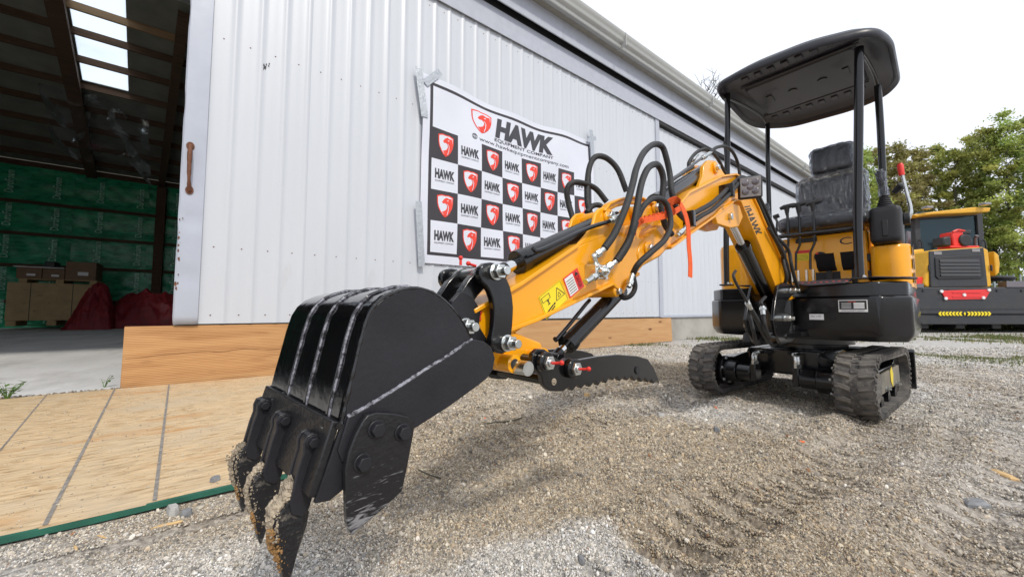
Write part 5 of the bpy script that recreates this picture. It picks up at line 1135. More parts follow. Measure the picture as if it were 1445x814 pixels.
hose([(2.402, 0.08, 1.069), (2.34, 0.09, 1.101), (2.244, 0.095, 1.142), (2.119, 0.1, 1.21), (2.043, 0.1, 1.253), (1.945, 0.095, 1.307), (1.844, 0.085, 1.365), (1.712, 0.08, 1.41), (1.563, 0.078, 1.381), (1.346, 0.075, 1.291), (1.118, 0.075, 1.157), (0.984, 0.08, 1.06)], .011)
for pp in ([(2.442, 0.08, 1.071), (2.041, 0.1, 1.27)]):
    MB().box(pp[0] - .012, pp[0] + .012, .055, pp[1] + .018, pp[2] - .035, pp[2] + .03).build('hose_clamp', black_paint, ex, bevel=.003)
# hose bundle at the boom foot, near side, and lower hoses
for k in range(3):
    MB().tube([(1.004, 0.07, 1.092), (1.028, 0.08, 1.009), (1.019, 0.09, 0.926), (0.962, 0.06, 0.86)] if k == 0 else ([(1.172, 0.08, 1.163), (0.949, 0.09, 1.11), (0.924, 0.1, 1.002), (0.844, 0.1, 0.912), (0.63, 0.08, 0.838)] if k == 1 else [(1.336, 0.08, 1.197), (1.058, 0.085, 1.071), (0.91, 0.08, 0.957), (0.74, 0.05, 0.885)]), .011, 10, smooth=6).build('hydraulic_hose', hose_rub, ex)
hose([(1.747, 0.02, 0.915), (1.814, 0.03, 0.884), (1.798, 0.04, 0.836), (1.728, 0.05, 0.779), (1.665, 0.05, 0.734)], .008); fit([(1.686, 0.05, 0.749), (1.638, 0.055, 0.712)], .013)
hose([(1.638, 0.055, 0.708), (1.541, 0.06, 0.637), (1.406, 0.05, 0.564), (1.158, 0.03, 0.49), (0.858, -0.0, 0.5)], .014)
hose([(1.347, 0.05, 0.785), (1.512, 0.07, 0.752), (1.508, 0.075, 0.728)], .010); fit([(1.508, 0.075, 0.728), (1.521, 0.08, 0.68)], .015)
hose([(1.521, 0.08, 0.68), (1.511, 0.085, 0.609), (1.347, 0.07, 0.546), (0.93, 0.03, 0.553)], .012)
hose([(1.472, 0.0, 0.675), (1.479, 0.02, 0.574), (1.361, -0.0, 0.505), (0.983, -0.05, 0.551)], .012)
# work light
lp = [(1.853, 0.13, 1.315)][0]
lt = empty('work_light', lp); lt.parent = ex; lt.rotation_euler = (0, R(8), R(22))
MB().box(-.012, .022, -.052, .052, -.056, .056).build('lamp_housing', plastic_blk, lt, bevel=.010, seg=3)
MB().box(.022, .026, -.044, .044, -.048, .048).build('lamp_lens', lamp_glass, lt, bevel=.004)
for a, b in ((-.021, .022), (.021, .022), (-.021, -.022), (.021, -.022), (0, 0)): MB().cyl((.0262, a, b), (.0275, a, b), .016, .014, n=18).build('reflector', smoke, lt)
MB().box(lp[0] - .02, lp[0] + .02, .055, .12, lp[2] - .008, lp[2] + .008).build('lamp_bracket', zinc, ex, bevel=.002)

# ---- bucket cylinder and linkage
bq0, bq1 = [(2.879, 1.013), (3.379, 0.792)]
oc3, A3, B3, d3, L3 = cylr('bucket_cylinder', bq0, bq1, .0, .86, .029, .0145, .018)
up3 = Vector((d3.z, 0, -d3.x)); up3 = -up3 if up3.z > 0 else up3
MB().tube([(3.294, 0.045, 0.859), (3.284, 0.055, 0.851), (3.207, 0.058, 0.884), (3.092, 0.065, 0.936), (2.993, 0.075, 0.971)], .0065, 8, smooth=3).build('oil_pipe', black_paint, oc3)
lk_o = [(3.448, 0.784)][0]; lk_s = [(3.417, 0.631)][0]; lk_b = [(3.505, 0.668)][0]
linkP = [(3.484, 0.761), (3.489, 0.77), (3.49, 0.782), (3.486, 0.793), (3.476, 0.801), (3.46, 0.804), (3.444, 0.803), (3.43, 0.79), (3.416, 0.772), (3.405, 0.754), (3.399, 0.733), (3.396, 0.709), (3.397, 0.686), (3.399, 0.665), (3.402, 0.648), (3.401, 0.635), (3.404, 0.622), (3.413, 0.612), (3.427, 0.608), (3.442, 0.611), (3.453, 0.619), (3.459, 0.63), (3.459, 0.642), (3.455, 0.654), (3.452, 0.67), (3.451, 0.688), (3.452, 0.709), (3.456, 0.727), (3.463, 0.742), (3.472, 0.753)]
for s in (1, -1):
    mb = MB(); mb.prism(linkP, s * .068, s * .086); mb.build('side_link', black_paint, ex, bevel=.003)
hl = [(3.419, 0.787), (3.419, 0.77), (3.444, 0.756), (3.47, 0.732), (3.49, 0.707), (3.506, 0.686), (3.518, 0.679), (3.53, 0.691), (3.528, 0.71), (3.514, 0.739), (3.493, 0.768), (3.467, 0.793), (3.444, 0.803)]
hm = MB(); hm.prism(hl, .030, .052); hm.prism(hl, -.052, -.030)
hm.band([hl[6], hl[4], hl[2]], -.03, .03, .012)
hmo = hm.build('bucket_link', black_paint, ex, bevel=.003)
for q, yy in ((lk_o, .086), (lk_s, .086), (lk_b, .055)):
    mb = MB(); mb.cyl((q[0], -yy - .006, q[1]), (q[0], yy, q[1]), .015, n=18); mb.cyl((q[0], yy, q[1]), (q[0], yy + .006, q[1]), .0185, n=20); mb.cyl((q[0], yy + .006, q[1]), (q[0], yy + .022, q[1]), .0165, n=6); mb.cyl((q[0], yy + .022, q[1]), (q[0], yy + .040, q[1]), .0095, n=14)
    mb.cyl((q[0], -yy - .006, q[1]), (q[0], -yy - .022, q[1]), .0165, n=6); mb.build('pin_nut', zinc, ex, bevel=.0012)
for p, y in (((655, 374), 0), ((647, 364), 0), ((676, 452), 0)): pass
caps = [(3.467, -0.02, 0.807), (3.46, 0.03, 0.801), (3.463, 0.05, 0.68)]
for i, c_ in enumerate(caps):
    mb = MB(); mb.tube([c_, (c_[0] + (.0 if i != 1 else .018), c_[1], c_[2] + (.014 if i != 1 else .003))], [.0035, .003], 8); mb.ball((c_[0] + (0 if i != 1 else .02), c_[1], c_[2] + (.017 if i != 1 else .004)), .0055, 8); mb.build('grease_cap', red_plastic, hmo)
# ---- thumb
thP = [(3.364, 0.579), (3.362, 0.606), (3.346, 0.615), (3.324, 0.613), (3.305, 0.603), (3.288, 0.592), (3.265, 0.579), (3.24, 0.588), (3.215, 0.58), (3.195, 0.578), (3.118, 0.58), (3.025, 0.578), (2.918, 0.565), (2.86, 0.551), (2.82, 0.518), (2.786, 0.467), (2.809, 0.477), (2.826, 0.472), (2.842, 0.487), (2.861, 0.48), (2.878, 0.496), (2.9, 0.486), (2.916, 0.503), (2.938, 0.494), (2.956, 0.51), (2.979, 0.5), (2.994, 0.513), (3.017, 0.503), (3.033, 0.518), (3.051, 0.509), (3.067, 0.521), (3.084, 0.505), (3.099, 0.518), (3.12, 0.504), (3.133, 0.518), (3.156, 0.505), (3.168, 0.518), (3.191, 0.506), (3.204, 0.518), (3.226, 0.505), (3.238, 0.517), (3.259, 0.509), (3.289, 0.513), (3.311, 0.518), (3.327, 0.532), (3.335, 0.555)]
tb = MB(); tb.prism(thP, .098, .112); tb.prism(thP, -.112, -.098)
th = tb.build('thumb', black_paint, ex, bevel=.002)
for q in [(2.925, 0.524), (3.294, 0.536)]: MB().cyl((q[0], -.098, q[1]), (q[0], .098, q[1]), .012, n=16).build('cross_tube', black_paint, th)
for q in [(2.925, 0.524), (3.294, 0.536)]: MB().cyl((q[0], .112, q[1]), (q[0], .116 if q[0] < 3.1 else .1135, q[1]), .011 if q[0] < 3.1 else .008, n=16).build('bore', dark_gap if q[0] < 3.1 else sand_m, th)
for q in [(3.331, 0.585), (3.235, 0.562)]:
    mb = MB(); mb.cyl((q[0], .112, q[1]), (q[0], .128, q[1]), .024, n=24); mb.build('pin_boss', black_paint, th, bevel=.003)
    mb = MB(); mb.cyl((q[0], .128, q[1]), (q[0], .138, q[1]), .0165, n=6); mb.cyl((q[0], .138, q[1]), (q[0], .142, q[1]), .009, n=14); mb.build('pin_nut', zinc, th, bevel=.0012)
    mb = MB(); mb.tube([(q[0], .140, q[1]), (q[0] - .006, .158, q[1] + .002)], [.003, .003], 8); mb.ball((q[0] - .008, .162, q[1] + .0025), .0058, 8); mb.build('grease_cap', red_plastic, th)
    MB().cyl((q[0], -.12, q[1]), (q[0], .112, q[1]), .014, n=16).build('pivot_pin', black_paint, th)
t0, t1 = [(2.844, 0.765), (3.168, 0.57)]
oc4, A4, B4, d4, L4 = cylr('thumb_cylinder', t0, (t1[0], t1[1]), .0, .84, .026, .012, .016)
u4 = Vector((-d4.z, 0, d4.x)); u4 = u4 if u4.x < 0 else -u4
MB().tube([(2.975, -0.02, 0.736), (2.998, -0.02, 0.72), (3.088, -0.02, 0.651), (3.15, -0.01, 0.617), (3.164, 0.0, 0.623)], .006, 8).build('oil_pipe', black_paint, oc4)

# ---- bucket
shx = [(3.816, 0.463), (3.785, 0.553), (3.778, 0.588), (3.769, 0.628), (3.762, 0.661), (3.754, 0.69), (3.745, 0.706), (3.731, 0.719), (3.714, 0.727), (3.695, 0.733), (3.671, 0.735), (3.644, 0.728), (3.62, 0.714), (3.597, 0.693), (3.58, 0.671), (3.567, 0.649)]
bside = shx + [(3.541, 0.646), (3.523, 0.635), (3.514, 0.614), (3.519, 0.594), (3.533, 0.58), (3.557, 0.569), (3.617, 0.545), (3.677, 0.525), (3.734, 0.492), (3.798, 0.46)]
HW = .17
bs = MB(); bs.prism(bside, HW - .008, HW); bs.prism(bside, -HW, -HW + .008)
def off(pl, d):
    P = [Vector(p) for p in pl]; o = []
    for i, p in enumerate(P):
        t = (P[min(i + 1, len(P) - 1)] - P[max(i - 1, 0)]).normalized(); o.append(tuple(p + Vector((-t.y, t.x)) * d))
    return o
bucket = bs.build('bucket', bucket_black, ex, bevel=.0015)
skin = MB(); skin.band(shx[1:], -HW + .008, HW - .008, .008); skin.build('bucket_shell', bucket_shell, bucket, ang=50)
lipm = MB(); lipm.band([(shx[1][0] + .006, shx[1][1] + .004), (shx[0][0] + .001, shx[0][1] + .006)], -HW + .004, HW - .004, .011); lipm.build('cutting_lip', scuffed, bucket, bevel=.002)
sgn = 1
ctr = (3.68, .62)
def outw(p, d): v_ = Vector((p[0] - ctr[0], p[1] - ctr[1])).normalized(); return (p[0] + v_.x * d, p[1] + v_.y * d)
for y in (-.057, .035, .128):
    rb = MB(); rb.band([outw(p, .005) for p in shx[1:12]], y - .003, y + .003, .006); rb.build('stiffener_rib', bucket_shell, bucket, bevel=.001)
    for e in (.0045,): 
        wb = MB(); pts_ = catmull([Vector((*outw(p, .005), 0)) for p in shx[1:12]], 5); wb.tube([(p.x, y + e + .0012 * mnoise.noise(Vector((i * .7, y * 30, e * 100))), p.y) for i, p in enumerate(pts_)], [.0016 + .0010 * random.random() for _ in pts_], 6); wb.build('weld_bead', weld, bucket)
wb = MB(); q = outw(shx[1], .004); wb.tube([(q[0] + .002 * mnoise.noise(Vector((i, 2, 0))), -HW + i * .34 / 60, q[1] + .003 * mnoise.noise(Vector((i * .6, 5, 0)))) for i in range(61)], [.0035 + .003 * random.random() for _ in range(61)], 7); wb.build('weld_bead', bucket_shell, bucket)
wl_ = [(3.779, 0.561), (3.752, 0.57), (3.725, 0.581), (3.697, 0.593), (3.659, 0.61), (3.618, 0.627), (3.589, 0.641), (3.567, 0.651)]
wb = MB(); pts_ = catmull([Vector((p[0], HW + .001, p[1])) for p in wl_], 12); wb.tube([(p.x, p.y, p.z + .0008 * mnoise.noise(Vector((i * .5, 1, 0)))) for i, p in enumerate(pts_)], [.0024 + .0012 * random.random() for _ in pts_], 8); wb.build('weld_bead', weld, bucket)
wb = MB(); pts_ = catmull([Vector((p[0], HW - .003, p[1])) for p in shx[1:]], 6); wb.tube([(p.x, p.y, p.z) for p in pts_], [.0030 + .0012 * random.random() for _ in pts_], 7); wb.build('weld_bead', bucket_shell, bucket)
# lower side doubler (the plate below the diagonal weld, slightly proud)
dbl = [wl_[0]] + wl_[1:] + bside[16:24]
db = MB(); db.prism(dbl + [(3.751, 0.511), (3.785, 0.505), (3.791, 0.521)], HW, HW + .004); db.build('side_doubler', bucket_black, bucket, bevel=.0015)
# ears that carry the stick and the link
ear = [(3.534, 0.72), (3.512, 0.74), (3.478, 0.729), (3.455, 0.701), (3.461, 0.668), (3.425, 0.625), (3.425, 0.584), (3.476, 0.549), (3.524, 0.593)]
for s in (1, -1):
    MB().prism(ear, s * .056, s * .068).build('bucket_ear', bucket_black, bucket, bevel=.002)
# side cutters
ctp = [(3.759, 0.562), (3.746, 0.563), (3.721, 0.557), (3.697, 0.548), (3.689, 0.541), (3.687, 0.531), (3.689, 0.519), (3.697, 0.48), (3.705, 0.446), (3.738, 0.43), (3.776, 0.415), (3.782, 0.431), (3.784, 0.46), (3.786, 0.499), (3.782, 0.52), (3.774, 0.54), (3.765, 0.555)]
for s in (1, -1):
    sc_ = MB().prism(ctp, s * .172 if s < 0 else .1745, s * .186).build('side_cutter', scuffed, bucket, bevel=.0018)
    for q in [(3.746, 0.541), (3.707, 0.528), (3.764, 0.502)]:
        mb = MB(); mb.cyl((q[0], s * .186, q[1]), (q[0], s * .188, q[1]), .0125, n=18); mb.cyl((q[0], s * .188, q[1]), (q[0], s * .196, q[1]), .0098, n=6); mb.build('bolt', bucket_black, sc_ if 0 else bucket, bevel=.001)
# teeth
adP = [(3.82, 0.515), (3.82, 0.528), (3.816, 0.537), (3.808, 0.539), (3.8, 0.535), (3.795, 0.526), (3.794, 0.513), (3.798, 0.493), (3.804, 0.467), (3.81, 0.444), (3.819, 0.435), (3.831, 0.443), (3.834, 0.459), (3.83, 0.477), (3.825, 0.499)]
toP = [(3.831, 0.464), (3.817, 0.456), (3.811, 0.446), (3.809, 0.435), (3.811, 0.421), (3.815, 0.408), (3.822, 0.386), (3.829, 0.363), (3.834, 0.354), (3.837, 0.366), (3.84, 0.391), (3.846, 0.411), (3.85, 0.434), (3.846, 0.45)]
b0_ = [(3.809, 0.528)][0]
tof = ((0, 0, .120), (.002, .004, 0.), (.002, .006, -.120))
a_src = t_src = None
for k, (dx, dz, yc) in enumerate(tof):
    s_ = MB(); s_.prism(adP, .0095, .0155); s_.prism(adP, -.0155, -.0095)
    in_ = [(b0_[0] + (x - b0_[0]) * .80, b0_[1] + (z - b0_[1]) * .86) for x, z in adP]; s_.prism(in_, -.0095, .0095)
    if a_src is None: a_src = s_.build('tooth_adapter', bucket_black, bucket, bevel=.0015, ang=30); A_ = a_src
    else: A_ = inst(a_src, 'tooth_adapter', bucket)
    A_.location = (dx, yc, dz)
    if t_src is None:
        t_ = MB(); cx_t = sum(p[0] for p in toP) / len(toP); r_in = [(cx_t + (x - cx_t) * .72, z) for x, z in toP]
        t_.loft([[(x, -.0125, z) for x, z in r_in], [(x, -.0095, z) for x, z in toP], [(x, .0095, z) for x, z in toP], [(x, .0125, z) for x, z in r_in]][::-1]); t_src = t_.build('tooth', tooth_mat, bucket, bevel=.0012, ang=30); T_ = t_src
    else: T_ = inst(t_src, 'tooth', bucket)
    T_.location = (dx, yc, dz)
    mb = MB(); mb.cyl((b0_[0] + dx, yc + .0155, b0_[1] + dz), (b0_[0] + dx, yc + .018, b0_[1] + dz), .0085, n=16); mb.cyl((b0_[0] + dx, yc + .018, b0_[1] + dz), (b0_[0] + dx, yc + .025, b0_[1] + dz), .0068, n=6); mb.build('bolt', bucket_black, bucket, bevel=.0006)
    # caked grit and clay on the leading edge
    dm = MB(); rr_d = random.Random(5 + k); edge = [toP[0], toP[13], toP[12], toP[11], toP[10], toP[9]]
    if k == 0: edge = [adP[13], toP[0]] + edge[1:]
    def on_edge(u, L_=edge): q = u * (len(L_) - 1); i = min(len(L_) - 2, int(q)); t = q - i; return L_[i][0] * (1 - t) + L_[i + 1][0] * t + dx, L_[i][1] * (1 - t) + L_[i + 1][1] * t + dz
    nl = 15
    for i in range(nl):
        u = .05 + .85 * i / nl; ex_, ez_ = on_edge(u); dm.mi = 1 if (k == 0 and u > .55) or (k and u > .72) else 0
        r_l = (.0078 if k == 0 else .0052) * (1.15 - .5 * u) * rr_d.uniform(.75, 1.15)
        c_ = Vector((ex_ + .001, yc + rr_d.uniform(-.002, .003), ez_)); n_ = 18; vs_d = []; fs_d = []
        for a_i in range(10):
            th_ = PI * a_i / 9
            for b_i in range(n_):
                ph_ = 2 * PI * b_i / n_; d_ = Vector((math.sin(th_) * math.cos(ph_) * .9, math.sin(th_) * math.sin(ph_) * 1.3, math.cos(th_) * 1.3))
                q_ = 1 + .45 * mnoise.noise(d_ * 1.6 + Vector((i * 2.7, k, 0))) + .28 * mnoise.noise(d_ * 5.5 + Vector((i, k * 3, 4))); vs_d.append(tuple(c_ + d_ * r_l * q_))
        for a_i in range(9):
            for b_i in range(n_): fs_d.append((a_i * n_ + b_i, (a_i + 1) * n_ + b_i, (a_i + 1) * n_ + (b_i + 1) % n_, a_i * n_ + (b_i + 1) % n_))
        dm.add(vs_d, fs_d)
    for i in range(520 if k != 1 else 260):
        u = rr_d.random() * .95; ex_, ez_ = on_edge(u); dm.mi = 1 if (k == 0 and u > .6) or (k and u > .78) else 0
        dm.ball((ex_ - .002 - abs(rr_d.gauss(0, .004)), yc + .0105 + rr_d.uniform(-.001, .0015), ez_ + rr_d.gauss(0, .004)) if rr_d.random() < .55 else (ex_ + abs(rr_d.gauss(0, .0045)) * (1.2 - u), yc + rr_d.gauss(.001, .006), ez_ + rr_d.gauss(0, .003)), rr_d.uniform(.0005, .0018), 4, (1, 1, 1), .7, i)
    tag(dm.build('caked_dirt', [sand_m, clay], bucket, ang=50), kind='stuff')
bucket.matrix_basis = Matrix.Translation((3.60, .17, 0)) @ Matrix.Rotation(.08, 4, 'Z') @ Matrix.Translation((-3.60, -.17, 0))
pv = MB(); q = [(3.383, 0.576)][0]; pv.cyl((q[0], -.12, q[1]), (q[0], .12, q[1]), .016, n=18); pv.build('bucket_pin', zinc, ex)

# ---- orange webbing tied at the boom joint (a thing of its own)
wb = MB()
P0 = [(2.891, 0.1, 0.969), (2.878, 0.11, 0.983), (2.842, 0.115, 0.993), (2.796, 0.115, 1.005), (2.72, 0.11, 1.026), (2.634, 0.1, 1.056), (2.563, 0.095, 1.088)]
def ribbon(mb, pts, wd, th=.003, smooth=5, wv=None):
    P = catmull([Vector(p) for p in pts], smooth); v = []
    for i, p in enumerate(P):
        t = (P[min(i + 1, len(P) - 1)] - P[max(0, i - 1)]).normalized(); w_ = Vector(wv) if wv else t.cross(Vector((0, 1, 0))).normalized(); w_ = (w_ - t * w_.dot(t)).normalized(); n_ = t.cross(w_) * th / 2
        for q in (p - w_ * wd / 2 - n_, p + w_ * wd / 2 - n_, p + w_ * wd / 2 + n_, p - w_ * wd / 2 + n_): v.append(tuple(q))
    f = [(i * 4 + k, i * 4 + (k + 1) % 4, i * 4 + 4 + (k + 1) % 4, i * 4 + 4 + k) for i in range(len(P) - 1) for k in range(4)] + [(3, 2, 1, 0), tuple(len(v) - 4 + k for k in range(4))]
    mb.add(v, f)
strap = empty('tie_down_strap', (EX, EY, 0), EA, 'bright orange webbing strap tied round the boom joint with its tail hanging down', 'strap')
mb = MB(); ribbon(mb, P0, .018, .008)
for i in range(9): 
    a = Vector(P0[1]).lerp(Vector(P0[5]), i / 8); mb.ball((a.x, a.y, a.z + .002), .0115, 8, (.75, .9, .9), .6, i)
mb.build('knot', orange_web, strap)
mb = MB(); ribbon(mb, [(2.656, 0.11, 1.042), (2.719, 0.12, 1.061), (2.708, 0.13, 1.076), (2.665, 0.135, 1.079), (2.633, 0.14, 1.048), (2.607, 0.14, 1.001), (2.606, 0.14, 0.937), (2.603, 0.142, 0.874), (2.607, 0.142, 0.82)], .032, .002, 6, (1, 0, 0)); mb.build('strap_tail', orange_web, strap, ang=70)
mb = MB(); ribbon(mb, [(2.891, 0.1, 0.969), (2.882, 0.08, 0.96), (2.844, 0.07, 0.954)], .012, .004, 4); mb.build('strap_end', red_plastic, strap)

# ================================================================== WHEEL LOADER
LO = (12.0)
wlr = empty('wheel_loader', (15.2, 12.0, 0), 0, 'yellow and charcoal wheel loader seen from the rear beyond the excavator', 'loader')
def Vp(*p): return p
def VB(px): return px
ox, oy = 15.2, 12.0
def vx(L_): return [(a - ox, b) for a, b in L_]
cw = vx([(13.004, 1.482), (16.765, 1.551), (16.656, 0.266), (15.502, 0.152), (13.214, 0.152), (12.928, 0.334)])
zt, zb2 = cw[0][1], cw[3][1]
MB().prism([(cw[0][0], zt), (6.5, zt), (6.5, zb2 + .45), (cw[0][0], zb2 + .45)], 0, 1.6).build('counterweight', charcoal, wlr, bevel=.03)
MB().prism([(cw[0][0] + .1, zb2 + .44), (6.4, zb2 + .44), (6.2, zb2 + .12), (cw[0][0] + .3, zb2 + .12)], .05, 1.5).build('lower_guard', charcoal, wlr, bevel=.02)
rp = vx([(13.906, 1.366), (15.543, 1.412), (15.334, 1.09), (14.046, 1.067)]); rpo = MB().prism(rp, -.03, -.003).build('reflector_plate', red_lbl, wlr, bevel=.01)
for q in vx([(13.904, 1.341), (15.444, 1.387), (15.24, 1.134), (14.025, 1.111), (14.629, 1.226)]): MB().cyl((q[0], -.03, q[1]), (q[0], -.06, q[1]), .05, n=14).build('white_stud', white_lbl, rpo)
for z_ in (.0, .14): MB().box((rp[0][0] + .35), rp[1][0] - .35, -.05, -.03, rp[2][1] + .06 + z_, rp[2][1] + .085 + z_).build('raised_bar', red_lbl, rpo)
cv = vx([(13.833, 0.654), (15.483, 0.654), (13.828, 0.586), (15.478, 0.586)]); mb = MB(); n_ = 15
for i in range(n_):
    x = cv[0][0] + (cv[1][0] - cv[0][0]) * (i + .1) / n_; s = 1 if i < n_ / 2 else -1; z0, z1 = cv[2][1] - .03, cv[0][1] + .03; zm = (z0 + z1) / 2; w_ = .07
    if i == 7: mb.prism([(x, zm), (x + .04, z1), (x + .07, zm), (x + .04, z0)], -.006, -.003); continue
    a = -s * .05
    mb.prism([(x, z1), (x + w_, z1), (x + w_ + a, zm), (x + w_, z0), (x, z0), (x + a, zm)], -.006, -.003)
mb.build('chevron_marking', yellow_lbl, wlr, smooth=False)
hp = vx([(13.709, 2.666), (13.897, 2.713), (15.481, 2.807), (15.659, 2.713), (15.68, 1.528), (15.608, 1.482), (13.534, 1.482), (13.45, 1.597)])
MB().prism(hp, .05, 2.0).build('engine_cover', loader_yellow, wlr, bevel=.05, seg=3)
gp = vx([(13.674, 2.661), (15.44, 2.778), (15.478, 1.503), (13.615, 1.48)]); gr = MB().prism(gp, -.0, .06).build('grille_panel', charcoal, wlr, bevel=.02)
g2 = vx([(13.798, 2.449), (15.327, 2.542), (15.365, 1.847), (15.243, 1.755), (13.863, 1.732), (13.777, 1.824)]); MB().prism(g2, -.03, .0).build('grille_frame', plastic_blk, gr, bevel=.015)
for i in range(5):
    z0, z1 = g2[4][1], g2[0][1]; z_ = z0 + .10 + i * (z1 - z0 - .15) / 5; MB().prism([(z_ * 0 - .06, z_), (-.03, z_ + .11), (-.03, z_)], g2[0][0] + .12, g2[2][0] - .15, 'x').build('louvre', charcoal, gr, bevel=.006)
for q in vx([(13.912, 2.59), (15.166, 2.683)]): MB().box(q[0] - .13, q[0] + .13, -.012, .0, q[1] - .05, q[1] + .05).build('tail_lamp', lamp_glass, gr, bevel=.01)
# handle marks on side of hood: yellow pod at right
sp_ = vx([(16.045, 2.691), (16.178, 2.572), (16.202, 2.285), (16.154, 1.976), (16.026, 1.857)]); MB().prism(sp_, .2, 1.0).build('side_pod', loader_yellow, wlr, bevel=.03)
lf = vx([(13.813, 2.814), (14.303, 2.863), (14.219, 1.642), (13.735, 1.642)]); MB().prism(lf, .7, 2.6).build('fender', loader_yellow, wlr, bevel=.06)
# cab
cb = vx([(14.993, 4.234), (17.544, 4.421), (17.49, 1.717), (14.825, 1.717)]); 
fr = MB(); x0, x1 = cb[0][0], cb[1][0]; z0, z1 = cb[3][1], cb[0][1]; zt1 = cb[1][1]; y_ = 1.6
for xa in (x0, x1 - .20):
    for ya in (y_, y_ + 1.5): fr.box(xa, xa + .20, ya, ya + .15, z0, (z1 if xa == x0 else zt1) + .05)
fr.box(x0, x1, y_ + .01, y_ + .14, z0, z0 + .95); fr.prism([(x0, z1 - .15), (x1, zt1 - .15), (x1, zt1 + .05), (x0, z1 + .05)], y_ + .01, y_ + .14); fr.prism([(x0, z1 - .15), (x1, zt1 - .15), (x1, zt1 + .05), (x0, z1 + .05)], y_ + 1.5, y_ + 1.63)
fr.box(x0, x0 + .05, y_, y_ + 1.6, z0, z0 + .9); fr.box(x1 - .05, x1, y_, y_ + 1.6, z0, z0 + .9)
cab = fr.build('cab', charcoal, wlr, bevel=.02)
gls = clear_plastic('tinted_cab_glass', .06, (.40, .52, .56), 1.0, .10, (.42, .50, .52, 1))
MB().box(x0 + .2, x1 - .2, y_ + .06, y_ + .07, z0 + .95, max(z1, zt1)).build('rear_window', gls, cab); MB().box(x0 + .2, x1 - .2, y_ + 1.57, y_ + 1.58, z0 + .9, max(z1, zt1)).build('front_window', gls, cab)
MB().box(x0 + .7, x1 - .7, y_ + .6, y_ + .8, z0 + .6, z0 + 1.55).build('operator_seat', plastic_blk, cab, bevel=.08)
MB().box(x0 + .6, x1 - .6, y_ + .5, y_ + 1.1, z0 + .3, z0 + .7).build('seat_base', plastic_blk, cab, bevel=.08)
mb = MB()
for k in range(3): mb.cyl((x0 + .5 + k * .6, y_ + 1.2, z0 + .3), (x0 + .6 + k * .5, y_ + 1.1, z0 + 1.2), .03, n=8)
mb.build('control_column', plastic_blk, cab)
rf = vx([(14.509, 4.182), (14.659, 4.103), (15.181, 4.182), (17.308, 4.287), (17.372, 4.444), (16.805, 4.47), (15.188, 4.287), (14.928, 4.26)]); MB().prism(rf, -.0 + 1.2, 3.4).build('cab_roof', loader_yellow, wlr, bevel=.04, seg=3)
for q in vx([(14.935, 4.365), (17.014, 4.497)]): MB().box(q[0] - .12, q[0] + .12, 1.0, 1.2, q[1], q[1] + .09).build('roof_lamp', lamp_glass, cab, bevel=.02)
MB().tube([(x0 + .9, y_ + .05, z0 + 1.0), (x0 + 1.5, y_ + .04, z0 + 1.75)], .018, 6).build('wiper', plastic_blk, cab)
for xa in (x0 + .10, x1 - .10): MB().tube([(xa, y_ - .02, z0 + .6), (xa, y_ - .10, z0 + .7), (xa, y_ - .10, z0 + 1.5), (xa, y_ - .02, z0 + 1.6)], .02, 8, smooth=3).build('grab_handle', plastic_blk, cab)
ep = vx([(16.439, 2.914)])[0]; MB().tube([(ep[0], 1.0, ep[1] - .1), (ep[0], 1.0, ep[1] + .35), (ep[0] - .02, .92, ep[1] + .45)], .05, 12).build('exhaust_pipe', smoke, wlr)
for q in vx([(13.612, 2.106), (15.644, 2.106)]): MB().box(q[0] - .02, q[0] + .02, -.01, .03, q[1] - .10, q[1] + .10).build('hood_latch', plastic_blk, wlr, bevel=.008)
MB().box(cw[0][0] + .02, 6.4, -.008, .0, zb2 + .60, zb2 + .62).build('panel_seam', dark_gap, wlr)
for i in range(7): MB().bolt((cw[0][0] + .35 + i * .8, -.002, zt - .12), (0, -1, 0), .035, .02, False).build('bolt', plastic_blk, wlr)
for xc in (cw[0][0] + .8, 3.6):
    for ya in (1.4, 4.4):
        mb = MB(); mb.cyl((xc - .25, ya, .72), (xc + .25, ya, .72), .72, n=36); wh = mb.build('tyre', rubber, wlr, bevel=.08, seg=3)
        MB().cyl((xc - .27, ya, .72), (xc + .27, ya, .72), .36, n=24).build('rim', loader_yellow, wh, bevel=.02)
for i in range(3): MB().box(cw[0][0] + .5 + i * 1.2, cw[0][0] + .8 + i * 1.2, .3, 1.0, .12, .42).build('chassis_block', plastic_blk, wlr, bevel=.02)
MB().box(-.3, 5.5, 1.0, 5.0, .5, 1.1).build('chassis', charcoal, wlr, bevel=.05)
ml = vx([(14.502, 3.629), (14.632, 3.629), (14.599, 3.131), (14.469, 3.131)]); MB().prism(ml, 1.4, 1.48).build('wing_mirror', smoke, wlr, bevel=.02)
tl_ = vx([(13.29, 1.824), (13.501, 1.824), (13.484, 1.565), (13.249, 1.565)]); MB().prism(tl_, .1, .2).build('tail_light', red_plastic, wlr, bevel=.03)
MB().prism(vx([(13.046, 1.573), (13.37, 1.597), (13.36, 1.458), (13.038, 1.458)]), -.02, .2).build('step_plate', smoke, wlr); MB().prism(vx([(16.07, 1.666), (16.763, 1.689), (16.746, 1.481), (16.055, 1.481)]), -.02, .2).build('step_plate', smoke, wlr)
mb = MB(); q = vx([(16.571, 1.827)])[0]; mb.loft([[(q[0] + r * 1.0 * math.cos(t), .6 + r * math.sin(t), q[1] + z_) for t in np.linspace(0, 2 * PI, 20, endpoint=False)] for r, z_ in ((.36, -.10), (.40, 0), (.34, .06), (.1, .08))]); mb.build('air_filter_cap', plastic_blk, wlr)
